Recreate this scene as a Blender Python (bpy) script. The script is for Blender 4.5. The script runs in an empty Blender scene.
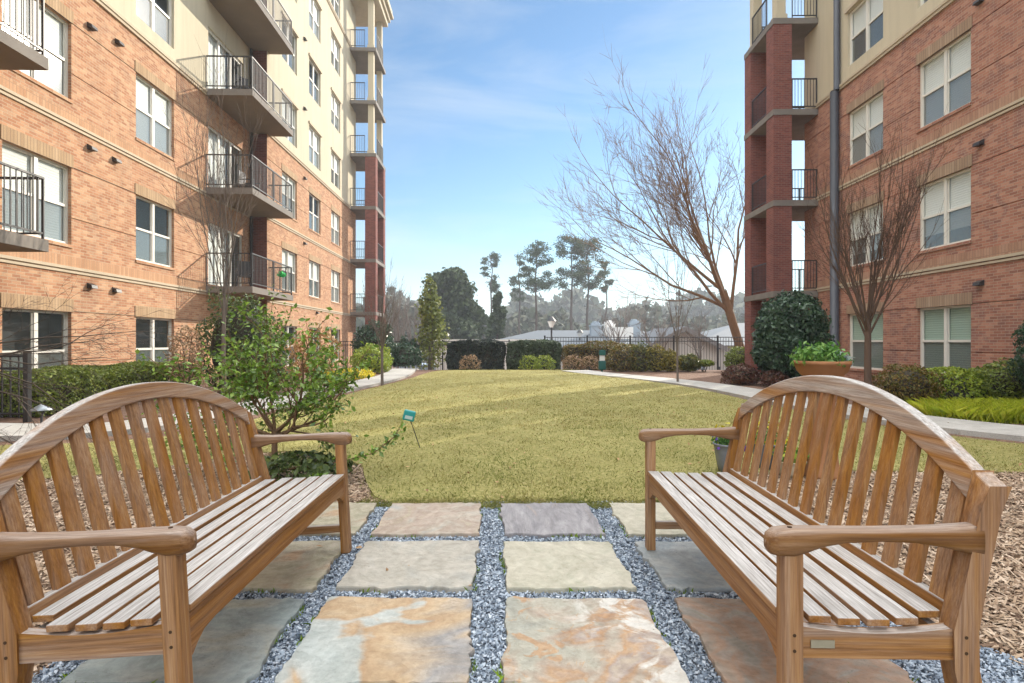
import bpy, math, random
import numpy as np
from mathutils import Vector, Matrix
random.seed(7); RNG = np.random.default_rng(7)
PI = math.pi; R = math.radians
scn = bpy.context.scene
C = scn.collection
EYE = 1.15; F = 550.0; HY = 341.0
def P(px, py, d): return Vector(((px-512)/F*d, d, EYE-(py-HY)/F*d))
def G(px, py, z=0.0):
    d = (EYE-z)*F/(py-HY); return Vector(((px-512)/F*d, d, z))

# ------------------------------------------------------------------ object helpers
def link(o, parent=None):
    C.objects.link(o)
    if parent is not None: o.parent = parent
    return o
def tag(o, label=None, cat=None, group=None, kind=None):
    if label: o['label'] = label
    if cat: o['category'] = cat
    if group: o['group'] = group
    if kind: o['kind'] = kind
    return o
def empty(name, loc=(0,0,0), rz=0.0, label=None, cat=None, group=None):
    o = bpy.data.objects.new(name, None); o.empty_display_size = .2
    link(o); o.location = loc; o.rotation_euler = (0,0,rz)
    return tag(o, label, cat, group)
def mesh_obj(name, verts, faces, mat, parent=None, smooth=False, mats=None, midx=None):
    me = bpy.data.meshes.new(name); me.from_pydata([tuple(v) for v in verts], [], faces)
    for m in (mats or [mat]): me.materials.append(m)
    if midx is not None: me.polygons.foreach_set('material_index', midx)
    if smooth: me.polygons.foreach_set('use_smooth', [True]*len(me.polygons))
    me.update()
    return link(bpy.data.objects.new(name, me), parent)
def np_obj(name, V, Fq, mat, parent=None, smooth=False):
    """V: (n,3), Fq: (m,k) constant-size faces"""
    me = bpy.data.meshes.new(name)
    V = np.ascontiguousarray(V, dtype=np.float32); Fq = np.ascontiguousarray(Fq, dtype=np.int32)
    m, k = Fq.shape
    me.vertices.add(len(V)); me.vertices.foreach_set('co', V.ravel())
    me.loops.add(m*k); me.loops.foreach_set('vertex_index', Fq.ravel())
    me.polygons.add(m); me.polygons.foreach_set('loop_start', np.arange(m, dtype=np.int32)*k)
    if smooth: me.polygons.foreach_set('use_smooth', np.ones(m, dtype=bool))
    me.materials.append(mat); me.update(calc_edges=True); me.validate()
    return link(bpy.data.objects.new(name, me), parent)
def bevel(o, w=.004, seg=2):
    b = o.modifiers.new('bevel', 'BEVEL'); b.width = w; b.segments = seg; b.limit_method = 'ANGLE'; b.angle_limit = R(35)
    return o
class MB:
    def __init__(s): s.v = []; s.f = []; s.m = []
    def add(s, vs, fs, mi=0):
        n = len(s.v); s.v += [Vector(v) for v in vs]; s.f += [tuple(i+n for i in f) for f in fs]; s.m += [mi]*len(fs)
    def box(s, x0, x1, y0, y1, z0, z1, mi=0):
        x0, x1 = min(x0,x1), max(x0,x1); y0, y1 = min(y0,y1), max(y0,y1); z0, z1 = min(z0,z1), max(z0,z1)
        s.add([(x0,y0,z0),(x1,y0,z0),(x1,y1,z0),(x0,y1,z0),(x0,y0,z1),(x1,y0,z1),(x1,y1,z1),(x0,y1,z1)],
              [(0,3,2,1),(4,5,6,7),(0,1,5,4),(1,2,6,5),(2,3,7,6),(3,0,4,7)], mi)
    def quad(s, a, b, c, d, mi=0): s.add([a,b,c,d], [(0,1,2,3)], mi)
    def tube(s, pts, rad, n=6, mi=0, cap=True):
        pts = [Vector(p) for p in pts]
        if not hasattr(rad, '__len__'): rad = [rad]*len(pts)
        ref = Vector((0,0,1)); base = len(s.v); rings = []
        for i, p in enumerate(pts):
            t = (pts[min(i+1,len(pts)-1)]-pts[max(i-1,0)]).normalized()
            r = ref if abs(t.dot(ref)) < .95 else Vector((1,0,0))
            a = t.cross(r).normalized(); b = t.cross(a)
            rings.append([p+(a*math.cos(2*PI*k/n)+b*math.sin(2*PI*k/n))*rad[i] for k in range(n)])
        vs = [v for r_ in rings for v in r_]; fs = []
        for i in range(len(pts)-1):
            for k in range(n):
                fs.append((i*n+k, i*n+(k+1)%n, (i+1)*n+(k+1)%n, (i+1)*n+k))
        if cap: fs.append(tuple(range(n))); fs.append(tuple((len(pts)-1)*n+k for k in reversed(range(n))))
        s.add(vs, fs, mi)
    def lathe(s, prof, c=(0,0,0), n=24, mi=0):
        vs = []; fs = []
        for r_, z in prof:
            for k in range(n): vs.append((c[0]+r_*math.cos(2*PI*k/n), c[1]+r_*math.sin(2*PI*k/n), c[2]+z))
        for i in range(len(prof)-1):
            for k in range(n): fs.append((i*n+k, i*n+(k+1)%n, (i+1)*n+(k+1)%n, (i+1)*n+k))
        s.add(vs, fs, mi)
    def prism(s, poly, axis, a0, a1, mi=0):
        """poly in the two other axes; extruded along axis (0,1,2)"""
        def mk(p, a):
            if axis == 0: return (a, p[0], p[1])
            if axis == 1: return (p[0], a, p[1])
            return (p[0], p[1], a)
        n = len(poly); vs = [mk(p,a0) for p in poly]+[mk(p,a1) for p in poly]
        fs = [tuple(range(n)), tuple(reversed(range(n,2*n)))]+[(i,(i+1)%n,n+(i+1)%n,n+i) for i in range(n)]
        s.add(vs, fs, mi)
    def build(s, name, mat, parent=None, smooth=False, mats=None):
        return mesh_obj(name, s.v, s.f, mat, parent, smooth, mats, s.m if mats else None)

# ------------------------------------------------------------------ materials
class NT:
    def __init__(s, name):
        s.mat = bpy.data.materials.new(name); s.mat.use_nodes = True
        s.t = s.mat.node_tree; s.b = s.t.nodes['Principled BSDF']
    def n(s, typ, **kw):
        nd = s.t.nodes.new('ShaderNode'+typ)
        for k, v in kw.items():
            if k.startswith('in_'):
                key = k[3:]; key = int(key) if key.isdigit() else key.replace('_', ' ')
                nd.inputs[key].default_value = v
            else: setattr(nd, k, v)
        return nd
    def l(s, a, b): s.t.links.new(a, b)
    def coord(s, scale=(1,1,1), out='Object', rot=(0,0,0)):
        tc = s.n('TexCoord'); mp = s.n('Mapping'); mp.inputs['Scale'].default_value = scale; mp.inputs['Rotation'].default_value = rot
        s.l(tc.outputs[out], mp.inputs[0]); return mp.outputs[0]
    def noise(s, vec, scale, detail=4, rough=.55, dist=0):
        nd = s.n('TexNoise'); nd.inputs['Scale'].default_value = scale; nd.inputs['Detail'].default_value = detail
        nd.inputs['Roughness'].default_value = rough; nd.inputs['Distortion'].default_value = dist
        if vec is not None: s.l(vec, nd.inputs['Vector'])
        return nd.outputs['Fac']
    def ramp(s, fac, stops, interp='LINEAR'):
        nd = s.n('ValToRGB'); cr = nd.color_ramp; cr.interpolation = interp
        while len(cr.elements) < len(stops): cr.elements.new(.5)
        for e, (p, c) in zip(cr.elements, stops):
            e.position = p; e.color = (c[0], c[1], c[2], 1) if hasattr(c, '__len__') else (c, c, c, 1)
        s.l(fac, nd.inputs[0]); return nd.outputs[0]
    def mix(s, fac, a, b, mode='MIX'):
        nd = s.n('MixRGB'); nd.blend_type = mode
        for i, v in ((0,fac),(1,a),(2,b)):
            if hasattr(v, 'is_linked') or hasattr(v, 'links'): s.l(v, nd.inputs[i])
            elif hasattr(v, '__len__'): nd.inputs[i].default_value = (v[0],v[1],v[2],1)
            else: nd.inputs[i].default_value = v if i == 0 else (v,v,v,1)
        return nd.outputs[0]
    def math(s, op, a, b=0.0, clamp=False):
        nd = s.n('Math'); nd.operation = op; nd.use_clamp = clamp
        for i, v in ((0,a),(1,b)):
            if hasattr(v, 'links'): s.l(v, nd.inputs[i])
            else: nd.inputs[i].default_value = v
        return nd.outputs[0]
    def bump(s, h, strength=.4, dist=.01):
        nd = s.n('Bump'); nd.inputs['Strength'].default_value = strength; nd.inputs['Distance'].default_value = dist
        s.l(h, nd.inputs['Height']); s.l(nd.outputs[0], s.b.inputs['Normal'])
    def base(s, c):
        if hasattr(c, 'links'): s.l(c, s.b.inputs['Base Color'])
        else: s.b.inputs['Base Color'].default_value = (c[0],c[1],c[2],1)
    def set(s, rough=None, spec=None, metal=None, **kw):
        if rough is not None: s.b.inputs['Roughness'].default_value = rough
        if spec is not None: s.b.inputs['Specular IOR Level'].default_value = spec
        if metal is not None: s.b.inputs['Metallic'].default_value = metal
        return s

def m_plain(name, col, rough=.6, var=.15, scale=6, spec=.4, metal=0, bump=0):
    m = NT(name); v = m.coord(); n = m.noise(v, scale, 5)
    c = m.mix(n, tuple(x*(1-var) for x in col), tuple(min(1,x*(1+var)) for x in col))
    m.base(c); m.set(rough, spec, metal)
    if bump: m.bump(m.noise(v, scale*6, 6), bump, .01)
    return m.mat

def facade_vec(m):
    """brick coordinates: (horizontal run, height)"""
    tc = m.n('TexCoord'); sn = m.n('SeparateXYZ'); so = m.n('SeparateXYZ')
    m.l(tc.outputs['Normal'], sn.inputs[0]); m.l(tc.outputs['Object'], so.inputs[0])
    f = m.math('GREATER_THAN', m.math('ABSOLUTE', sn.outputs[0]), .5)
    mx = m.n('Mix'); mx.data_type = 'FLOAT'
    m.l(f, mx.inputs[0]); m.l(so.outputs[0], mx.inputs[2]); m.l(so.outputs[1], mx.inputs[3])
    cb = m.n('CombineXYZ'); m.l(mx.outputs[0], cb.inputs[0]); m.l(so.outputs[2], cb.inputs[1])
    return cb.outputs[0], tc.outputs['Object']

def m_brick(name, cols, mortar, bw=.19, bh=.062, offset=.5, dark=.3):
    m = NT(name); v, ob = facade_vec(m)
    br = m.n('TexBrick'); br.offset = offset; br.inputs['Scale'].default_value = 1.0
    br.inputs['Brick Width'].default_value = bw; br.inputs['Row Height'].default_value = bh
    br.inputs['Mortar Size'].default_value = .006; br.inputs['Mortar Smooth'].default_value = .3; br.inputs['Bias'].default_value = 0
    br.inputs['Color1'].default_value = (0,0,0,1); br.inputs['Color2'].default_value = (1,1,1,1); br.inputs['Mortar'].default_value = (.5,.5,.5,1)
    m.l(v, br.inputs['Vector'])
    n = len(cols); c = m.ramp(br.outputs['Color'], [(i/(n-1), cols[i]) for i in range(n)])
    big = m.noise(ob, .9, 5, .6); c = m.mix(m.math('MULTIPLY', big, .35), c, tuple(x*1.5 for x in cols[0]))
    pat = m.ramp(m.noise(ob, 2.1, 3, .5, 1.0), [(.52, 0), (.62, 1)])
    c = m.mix(m.math('MULTIPLY', pat, dark), c, (cols[0][0]*.75, cols[0][1]*.9, cols[0][2]*1.15))
    stv = m.n('Mapping'); stv.inputs['Scale'].default_value = (2.5,2.5,.22); m.l(ob, stv.inputs[0]); c = m.mix(m.math('MULTIPLY', m.ramp(m.noise(stv.outputs[0], 1.4, 6, .62), [(.5,0),(.72,1)]), .38), c, tuple(x*.62 for x in cols[1]))
    fine = m.noise(ob, 60, 3); c = m.mix(.35, c, m.ramp(fine, [(.2, .25), (.8, .95)]), 'SOFT_LIGHT')
    c = m.mix(br.outputs['Fac'], c, mortar)
    m.base(c); m.set(.9, .2)
    inv = m.math('SUBTRACT', 1.0, br.outputs['Fac'])
    m.bump(m.math('ADD', inv, m.math('MULTIPLY', fine, .4)), .6, .006)
    return m.mat

M = {}
M['brick_l'] = m_brick('orange_brick', [(.31,.145,.08),(.41,.205,.115),(.48,.27,.155),(.55,.35,.215)], (.48,.38,.27))
M['brick_r'] = m_brick('red_brick', [(.24,.11,.08),(.35,.155,.105),(.41,.19,.125),(.48,.26,.18)], (.40,.30,.235), dark=.5)
M['brick_pier'] = m_brick('dark_red_brick', [(.15,.05,.042),(.2,.07,.055),(.24,.085,.065)], (.22,.16,.14))
M['soldier_l'] = m_brick('tan_soldier_brick', [(.33,.22,.13),(.40,.28,.17),(.46,.33,.21)], (.24,.17,.12), bw=.075, bh=.5, offset=0, dark=.1)
M['soldier_r'] = m_brick('tan_soldier_brick_right', [(.28,.19,.13),(.35,.25,.17),(.42,.31,.22)], (.2,.15,.11), bw=.075, bh=.5, offset=0, dark=.1)  # slightly darker soldier brick for the right building

M['belt_l'] = m_brick('belt_soldier_brick', [(.38,.21,.12),(.45,.26,.15),(.50,.31,.19)], (.36,.24,.16), bw=.075, bh=.5, offset=0, dark=.1)
M['belt_r'] = m_brick('belt_soldier_brick_right', [(.32,.18,.12),(.38,.22,.15),(.43,.27,.19)], (.27,.18,.13), bw=.075, bh=.5, offset=0, dark=.1)  # slightly darker belt brick for the right building
def m_stucco(name, col):
    m = NT(name); v = m.coord(); n = m.noise(v, .5, 6, .6)
    st = m.noise(m.coord((3,3,.25)), 1.3, 5, .6)
    c = m.mix(n, tuple(x*.86 for x in col), col); c = m.mix(m.math('MULTIPLY', m.ramp(st, [(.45,0),(.7,1)]), .45), c, tuple(x*.72 for x in col))
    m.base(c); m.set(.9, .2); m.bump(m.noise(v, 90, 4), .25, .004); return m.mat
M['stucco'] = m_stucco('cream_stucco', (.58,.52,.39))
M['stucco_r'] = m_stucco('tan_stucco', (.60,.53,.39))
M['stone_trim'] = m_plain('cast_stone_trim', (.50,.42,.31), .85, .12, 5, .2, bump=.15)
M['concrete'] = m_plain('balcony_concrete', (.20,.18,.16), .85, .3, 2.5, .3, bump=.2)
M['soffit'] = m_plain('soffit_concrete', (.21,.165,.12), .9, .2, 1.5, .2, bump=.1)
M['rail'] = m_plain('bronze_railing_paint', (.035,.032,.032), .45, .2, 10, .5)
M['iron'] = m_plain('black_iron_paint', (.02,.02,.022), .45, .2, 10, .5)
M['frame'] = m_plain('window_frame_vinyl', (.72,.70,.64), .45, .06, 8)
M['steel_grey'] = m_plain('grey_metal_paint', (.065,.07,.085), .5, .15, 6)
M['roof'] = m_plain('roof_gravel', (.3,.29,.27), .9, .15, 3)
M['dark_room'] = m_plain('dark_interior', (.03,.035,.04), .8, .3, 2)
M['white'] = m_plain('white_paint', (.75,.75,.73), .5, .06, 5)
def m_glass(name, tint, alpha, rough=.02):
    m = NT(name); out = m.t.nodes['Material Output']
    v = m.coord(); m.base(tint); m.set(rough, .9)
    m.b.inputs['IOR'].default_value = 1.9
    nb = m.n('Bump'); nb.inputs['Strength'].default_value = .04; nb.inputs['Distance'].default_value = .05
    m.l(m.noise(v, 1.2, 2), nb.inputs['Height']); m.l(nb.outputs[0], m.b.inputs['Normal'])
    tr = m.n('BsdfTransparent'); tr.inputs[0].default_value = (.95,.98,.97,1)
    mx = m.n('MixShader'); mx.inputs[0].default_value = alpha
    m.l(tr.outputs[0], mx.inputs[1]); m.l(m.b.outputs[0], mx.inputs[2]); m.l(mx.outputs[0], out.inputs[0])
    return m.mat
M['glass'] = m_glass('window_glass', (.12,.14,.14), .16)
M['screen'] = m_glass('insect_screened_glass', (.16,.19,.19), .66, .12)
def m_blind(name, col):
    m = NT(name); v = m.coord(); s = m.n('SeparateXYZ'); m.l(v, s.inputs[0])
    w = m.math('SINE', m.math('MULTIPLY', s.outputs[2], 2*PI/.055))
    c = m.mix(m.math('ADD', m.math('MULTIPLY', w, .5), .5), tuple(x*(.93 if col[0] > .8 else .8) for x in col), col)
    m.base(c); m.set(.6, .3); m.bump(w, .25, .01); return m.mat
M['blind'] = m_blind('sky_white_blind', (.92,.92,.90))  # near white, so the blinds also stand in for sky reflected in panes
M['blind_g'] = m_blind('greenish_blind', (.50,.64,.54))

def m_wood(name, axis, grey_top=.5, pw=.26, tone=1.0):
    m = NT(name); sc = [30,30,30]; sc[axis] = .9
    tc = m.n('TexCoord'); gi = m.n('NewGeometry')
    # each board its own offset
    rnd = gi.outputs['Random Per Island']
    cb = m.n('CombineXYZ'); m.l(m.math('MULTIPLY', rnd, 37.0), cb.inputs[0]); m.l(m.math('MULTIPLY', rnd, 91.0), cb.inputs[1]); m.l(m.math('MULTIPLY', rnd, 53.0), cb.inputs[2])
    va = m.n('VectorMath'); va.operation = 'ADD'; m.l(tc.outputs['Object'], va.inputs[0]); m.l(cb.outputs[0], va.inputs[1])
    mp = m.n('Mapping'); mp.inputs['Scale'].default_value = sc; m.l(va.outputs[0], mp.inputs[0])
    oi = m.n('ObjectInfo'); ca = m.n('VectorMath'); ca.operation = 'ADD'; m.l(mp.outputs[0], ca.inputs[0]); cc = m.n('CombineXYZ'); m.l(m.math('MULTIPLY', oi.outputs['Random'], 47.0), cc.inputs[0]); m.l(m.math('MULTIPLY', oi.outputs['Random'], 83.0), cc.inputs[1]); m.l(cc.outputs[0], ca.inputs[1])
    class _O: outputs = [ca.outputs[0]]
    mp = _O
    g1 = m.noise(mp.outputs[0], 1.6, 9, .68, .1)
    g2 = m.noise(mp.outputs[0], 6, 6, .7)
    col = m.ramp(g1, [(.28,(.12,.052,.015)),(.43,(.27,.125,.032)),(.57,(.38,.19,.048)),(.74,(.49,.27,.08))])
    col = m.mix(.5, col, m.ramp(g2, [(.33,.15),(.66,.85)]), 'SOFT_LIGHT')
    # island tint
    col = m.mix(m.math('MULTIPLY', rnd, .45), col, (.33,.14,.03))
    col = m.mix(1.0, col, (.92*tone,.84*tone,.64*tone), 'MULTIPLY')
    # silvered weathering: patches plus the faces that catch rain
    sn = m.n('SeparateXYZ'); m.l(gi.outputs['Normal'], sn.inputs[0])
    up = m.ramp(sn.outputs[2], [(.35,0),(.85,1)])
    pt = m.ramp(m.noise(mp.outputs[0], .5, 6, .6), [(.38,0),(.66,1)])
    w = m.math('ADD', m.math('MULTIPLY', up, grey_top), m.math('MULTIPLY', pt, pw), True)
    gcol = m.mix(m.ramp(g2, [(.3,0),(.7,1)]), (.21,.19,.17), (.66,.65,.64))
    col = m.mix(w, col, gcol)
    m.base(col); m.set(.62, .3)
    m.bump(m.math('ADD', g1, m.math('MULTIPLY', g2, .6)), .6, .003)
    return m.mat
M['wood_y'] = m_wood('teak_lengthwise', 1, 1.0); M['wood_z'] = m_wood('teak_upright', 2, .4); M['wood_x'] = m_wood('teak_crosswise', 0, .5, .4)
M['wood_arm'] = m_wood('teak_arm', 0, .30, .24, .66); M['wood_crest'] = m_wood('teak_crest', 1, .55, .75)

def m_leaf(name, cols, rough=.45, trans=.25, spec=.4):
    m = NT(name); gi = m.n('NewGeometry'); r_ = gi.outputs['Random Per Island']
    n = len(cols); c = m.ramp(r_, [(i/max(1,n-1), cols[i]) for i in range(n)])
    big = m.noise(m.coord(), 1.7, 3); c = m.mix(.5, c, m.ramp(big, [(.3,.3),(.7,.72)]), 'SOFT_LIGHT')
    m.base(c); m.set(rough, spec)
    if trans:
        out = m.t.nodes['Material Output']; tl = m.n('BsdfTranslucent'); m.l(c, tl.inputs[0])
        mx = m.n('MixShader'); mx.inputs[0].default_value = trans
        m.l(m.b.outputs[0], mx.inputs[1]); m.l(tl.outputs[0], mx.inputs[2]); m.l(mx.outputs[0], out.inputs[0])
    return m.mat
M['lf_hedge'] = m_leaf('hedge_leaf', [(.09,.13,.025),(.16,.21,.035),(.26,.30,.05)])
M['lf_dark'] = m_leaf('dark_holly_leaf', [(.03,.06,.035),(.05,.10,.055),(.09,.15,.085)], .3)
M['lf_gloss'] = m_leaf('camellia_leaf', [(.07,.14,.02),(.15,.27,.035),(.30,.44,.07)], .28, .3, .55)
M['lf_ever'] = m_leaf('evergreen_leaf', [(.05,.075,.03),(.09,.13,.045),(.18,.23,.06)], .4)
M['lf_hedge2'] = m_leaf('grey_green_needle', [(.05,.075,.045),(.08,.11,.065),(.12,.16,.09)], .5)
M['lf_lime'] = m_leaf('lime_leaf', [(.16,.24,.03),(.28,.36,.04),(.40,.44,.05)])
M['lf_yellow'] = m_leaf('yellow_bloom', [(.65,.50,.02),(.75,.62,.03),(.5,.5,.05)])
M['lf_olive'] = m_leaf('olive_leaf', [(.11,.14,.035),(.18,.22,.05),(.28,.30,.07)])
M['lf_mustard'] = m_leaf('mustard_leaf', [(.13,.12,.02),(.24,.21,.03),(.34,.26,.04)])
M['lf_olive2'] = m_leaf('dark_olive_leaf', [(.06,.08,.02),(.11,.13,.03),(.2,.17,.04)])
M['lf_rust'] = m_leaf('rust_leaf', [(.30,.16,.06),(.42,.24,.09),(.48,.33,.14)])
M['lf_russet'] = m_leaf('russet_green_leaf', [(.09,.09,.02),(.16,.12,.03),(.24,.14,.035),(.12,.16,.03)])
M['lf_maroon'] = m_leaf('maroon_leaf', [(.10,.04,.035),(.17,.07,.05),(.14,.10,.05)])
M['lf_pine'] = m_leaf('pine_needle', [(.03,.05,.022),(.05,.075,.032),(.08,.11,.045)], .7)
M['lf_far'] = m_leaf('far_wood_foliage', [(.045,.06,.035),(.075,.085,.05),(.12,.11,.075)], .9, 0)
M['lf_bluegreen'] = m_leaf('black_green_needle', [(.02,.028,.03),(.035,.05,.045),(.07,.085,.06)], .5)
M['lf_violet'] = m_leaf('violet_bloom', [(.12,.05,.4),(.2,.1,.55)])
M['lf_tan'] = m_leaf('dry_tan_leaf', [(.36,.24,.14),(.48,.33,.2)])
M['lf_pot'] = m_leaf('pot_foliage', [(.05,.15,.03),(.12,.28,.05),(.22,.38,.09)])
M['twig'] = m_plain('hedge_twig', (.05,.042,.03), .9, .4, 12)

def m_bark(name, a, b):
    m = NT(name); v = m.coord((1,1,.25)); n = m.noise(v, 22, 6, .65)
    m.base(m.mix(n, a, b)); m.set(.9, .15); m.bump(n, .5, .01); return m.mat
M['bark_grey'] = m_bark('grey_bark', (.10,.08,.07), (.24,.20,.17))
M['bark_brown'] = m_bark('brown_bark', (.14,.085,.05), (.32,.20,.12))
M['bark_brown2'] = m_bark('warm_grey_bark', (.07,.045,.035), (.17,.115,.085))
M['bark_dark'] = m_bark('dark_bark', (.045,.036,.03), (.12,.095,.08))

# grounds
def m_ground(name, cols, scales=(1.2,18,90), rough=.95, bump=.6, bd=.02):
    m = NT(name); v = m.coord()
    a = m.noise(v, scales[0], 5); b = m.noise(v, scales[1], 6, .65); c_ = m.noise(v, scales[2], 4, .6)
    c = m.ramp(b, [(.3,cols[0]),(.5,cols[1]),(.7,cols[2])])
    c = m.mix(.6, c, m.ramp(a, [(.3,.3),(.7,.7)]), 'SOFT_LIGHT'); c = m.mix(.5, c, m.ramp(c_, [(.25,.15),(.75,.85)]), 'SOFT_LIGHT')
    m.base(c); m.set(rough, .15); m.bump(m.math('ADD', b, m.math('MULTIPLY', c_, .6)), bump, bd); return m.mat
M['soil'] = m_ground('mulched_soil', [(.085,.05,.035),(.17,.105,.075),(.27,.18,.135)])
M['lawn'] = m_ground('dormant_lawn', [(.16,.165,.055),(.27,.25,.09),(.39,.34,.165)], (.45,26,200), .95, .3, .01)
M['path'] = m_ground('concrete_path', [(.32,.31,.29),(.39,.38,.355),(.44,.43,.405)], (.8,6,80), .85, .15, .005)
M['gravel_base'] = m_ground('gravel_bed_soil', [(.05,.055,.065),(.09,.10,.12),(.14,.16,.19)], (3,60,200))  # dark blue grey base under the slate chips
def m_chip(name, cols, rough=.6):
    m = NT(name); gi = m.n('NewGeometry'); n = len(cols)
    c = m.ramp(gi.outputs['Random Per Island'], [(i/(n-1), cols[i]) for i in range(n)])
    m.base(c); m.set(rough, .4); return m.mat
M['slate_chip'] = m_chip('slate_chip', [(.08,.105,.14),(.16,.205,.265),(.27,.33,.41),(.38,.45,.53),(.54,.60,.67)], .5)
M['bark_chip'] = m_chip('bark_chip', [(.16,.10,.065),(.31,.215,.145),(.43,.315,.215),(.58,.46,.35),(.25,.165,.11)], .8)
M['blade'] = m_leaf('grass_blade', [(.22,.25,.065),(.32,.32,.09),(.42,.39,.15),(.55,.49,.27)], .7, .3, .2)
def m_blade():
    m = NT('lawn_blade'); gi = m.n('NewGeometry'); r_ = gi.outputs['Random Per Island']; v = m.coord()
    g = m.ramp(r_, [(0,(.12,.17,.035)),(.5,(.20,.24,.055)),(1,(.29,.30,.09))]); st = m.ramp(r_, [(0,(.27,.235,.07)),(.5,(.37,.315,.115)),(1,(.50,.43,.23))])
    pt = m.ramp(m.noise(v, 1.1, 6, .62, .6), [(.36,0),(.62,1)])
    sy = m.n('SeparateXYZ'); m.l(v, sy.inputs[0]); far = m.math('MULTIPLY', m.math('SUBTRACT', sy.outputs[1], 4.0), .07, True)
    f = m.math('ADD', m.math('MULTIPLY', pt, .75), far, True); c = m.mix(f, g, st)
    m.base(c); m.set(.7, .2); out = m.t.nodes['Material Output']; tl = m.n('BsdfTranslucent'); m.l(c, tl.inputs[0])
    mx = m.n('MixShader'); mx.inputs[0].default_value = .3; m.l(m.b.outputs[0], mx.inputs[1]); m.l(tl.outputs[0], mx.inputs[2]); m.l(mx.outputs[0], out.inputs[0]); return m.mat
M['blade'] = m_blade()
M['blade_g'] = m_leaf('green_blade', [(.26,.34,.02),(.42,.48,.03),(.55,.56,.06)], .6, .3, .2)
M['moss'] = m_leaf('moss_tuft', [(.10,.17,.015),(.2,.3,.03)], .9, 0, .1)

def m_flag(name, cols, seed, sc=2.2, dist=2.5, streak=0):
    m = NT(name); v = m.coord((1,1 if not streak else streak,1), rot=(0,0,.35*seed))
    va = m.n('VectorMath'); va.operation = 'ADD'; m.l(v, va.inputs[0]); va.inputs[1].default_value = (seed*3.7, seed*5.1, 0)
    a = m.noise(va.outputs[0], sc, 5, .55, dist); n = len(cols)
    c = m.ramp(a, [(.28+.44*i/(n-1), cols[i]) for i in range(n)])
    b = m.noise(va.outputs[0], 26, 8, .7); c = m.mix(.55, c, m.ramp(b, [(.25,.22),(.75,.78)]), 'SOFT_LIGHT')
    sp = m.ramp(m.noise(va.outputs[0], 70, 3, .6), [(.66,0),(.72,1)]); c = m.mix(m.math('MULTIPLY', sp, .5), c, tuple(x*.4 for x in cols[0]))
    fl = m.noise(va.outputs[0], sc*1.6, 6, .6, 3.5); 
    st_ = m.ramp(fl, [(.0,0),(.40,.25),(.47,.5),(.55,.75),(.62,1)], 'CONSTANT'); c = m.mix(.22, c, st_, 'SOFT_LIGHT')
    m.base(c); m.set(.55, .4); m.bump(m.math('ADD', m.math('MULTIPLY', b, .5), m.math('MULTIPLY', st_, 1.2)), .7, .010); return m.mat
TAN=(.40,.35,.25); GRY=(.33,.34,.33); BLU=(.27,.30,.31); ORG=(.50,.27,.10); RUS=(.40,.20,.11); WHT=(.56,.54,.49); PUR=(.25,.20,.23); OLV=(.28,.28,.17)
M['st1']=m_flag('flag_tan_grey',[TAN,(.38,.30,.24),(.42,.37,.30),GRY],1)
M['st2']=m_flag('flag_purple_streak',[(.20,.19,.20),(.30,.285,.29),(.25,.235,.24),(.38,.31,.26)],2,5,1.2,.25)
M['st3']=m_flag('flag_warm_grey',[(.35,.33,.28),(.42,.39,.33),(.37,.36,.32)],3)
M['st4']=m_flag('flag_olive_cream',[(.38,.37,.28),(.46,.43,.34),(.41,.39,.31)],4)
def m_swirl(name, zones, seed, gx, gy, sc=2.6, dist=1.4, blot=None):
    """bands of colour running along a tilted axis of the stone, broken by noise"""
    m = NT(name); tc = m.n('TexCoord'); sp_ = m.n('SeparateXYZ'); m.l(tc.outputs['Object'], sp_.inputs[0])
    v = m.coord(); va = m.n('VectorMath'); va.operation = 'ADD'; m.l(v, va.inputs[0]); va.inputs[1].default_value = (seed*3.7,seed*5.1,0)
    n1 = m.noise(va.outputs[0], sc, 4, .5, dist); n2 = m.noise(va.outputs[0], 30, 8, .72)
    f = m.math('ADD', m.math('ADD', m.math('MULTIPLY', sp_.outputs[0], gx), m.math('MULTIPLY', sp_.outputs[1], gy)), m.math('ADD', m.math('MULTIPLY', n1, 1.1), .01))
    c = m.ramp(f, zones)
    if blot:
        pos, bc = blot; nb_ = m.noise(va.outputs[0], 4.2, 6, .62, 1.1); ff = m.math('MULTIPLY', m.ramp(nb_, [(.5,0),(.56,1)]), m.ramp(m.math('ADD', sp_.outputs[0], pos), [(.35,0),(.5,1)]))
        c = m.mix(ff, c, bc)
        nd = m.noise(va.outputs[0], 7, 6, .65, 1.5); c = m.mix(m.math('MULTIPLY', m.ramp(nd, [(.58,0),(.63,1)]), .7), c, (.44,.25,.11))
    c = m.mix(.6, c, m.ramp(n2, [(.28,.2),(.72,.8)]), 'SOFT_LIGHT')
    st_ = m.ramp(m.noise(va.outputs[0], sc*1.3, 7, .62, 2.0), [(.0,0),(.42,.3),(.5,.6),(.6,1)], 'CONSTANT'); c = m.mix(.22, c, st_, 'SOFT_LIGHT')
    m.base(c); m.set(.5, .4); m.bump(m.math('ADD', m.math('MULTIPLY', n2, .5), st_), .7, .010); return m.mat
M['st5']=m_swirl('flag_orange_swirl',[(.28,(.36,.40,.38)),(.44,(.42,.44,.41)),(.50,(.42,.29,.17)),(.58,(.46,.34,.21)),(.68,(.40,.33,.25)),(.76,(.28,.27,.26)),(.84,(.33,.30,.27)),(.92,(.44,.34,.23))],5,.75,.15,1.9,1.0)
M['st6']=m_swirl('flag_mottled',[(.2,(.33,.33,.28)),(.42,(.40,.38,.31)),(.55,(.38,.31,.24)),(.62,(.40,.26,.15)),(.72,(.36,.30,.26)),(.85,(.50,.42,.32))],6,.55,-.2,2.4,1.8,(.45,(.58,.56,.51)))
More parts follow.
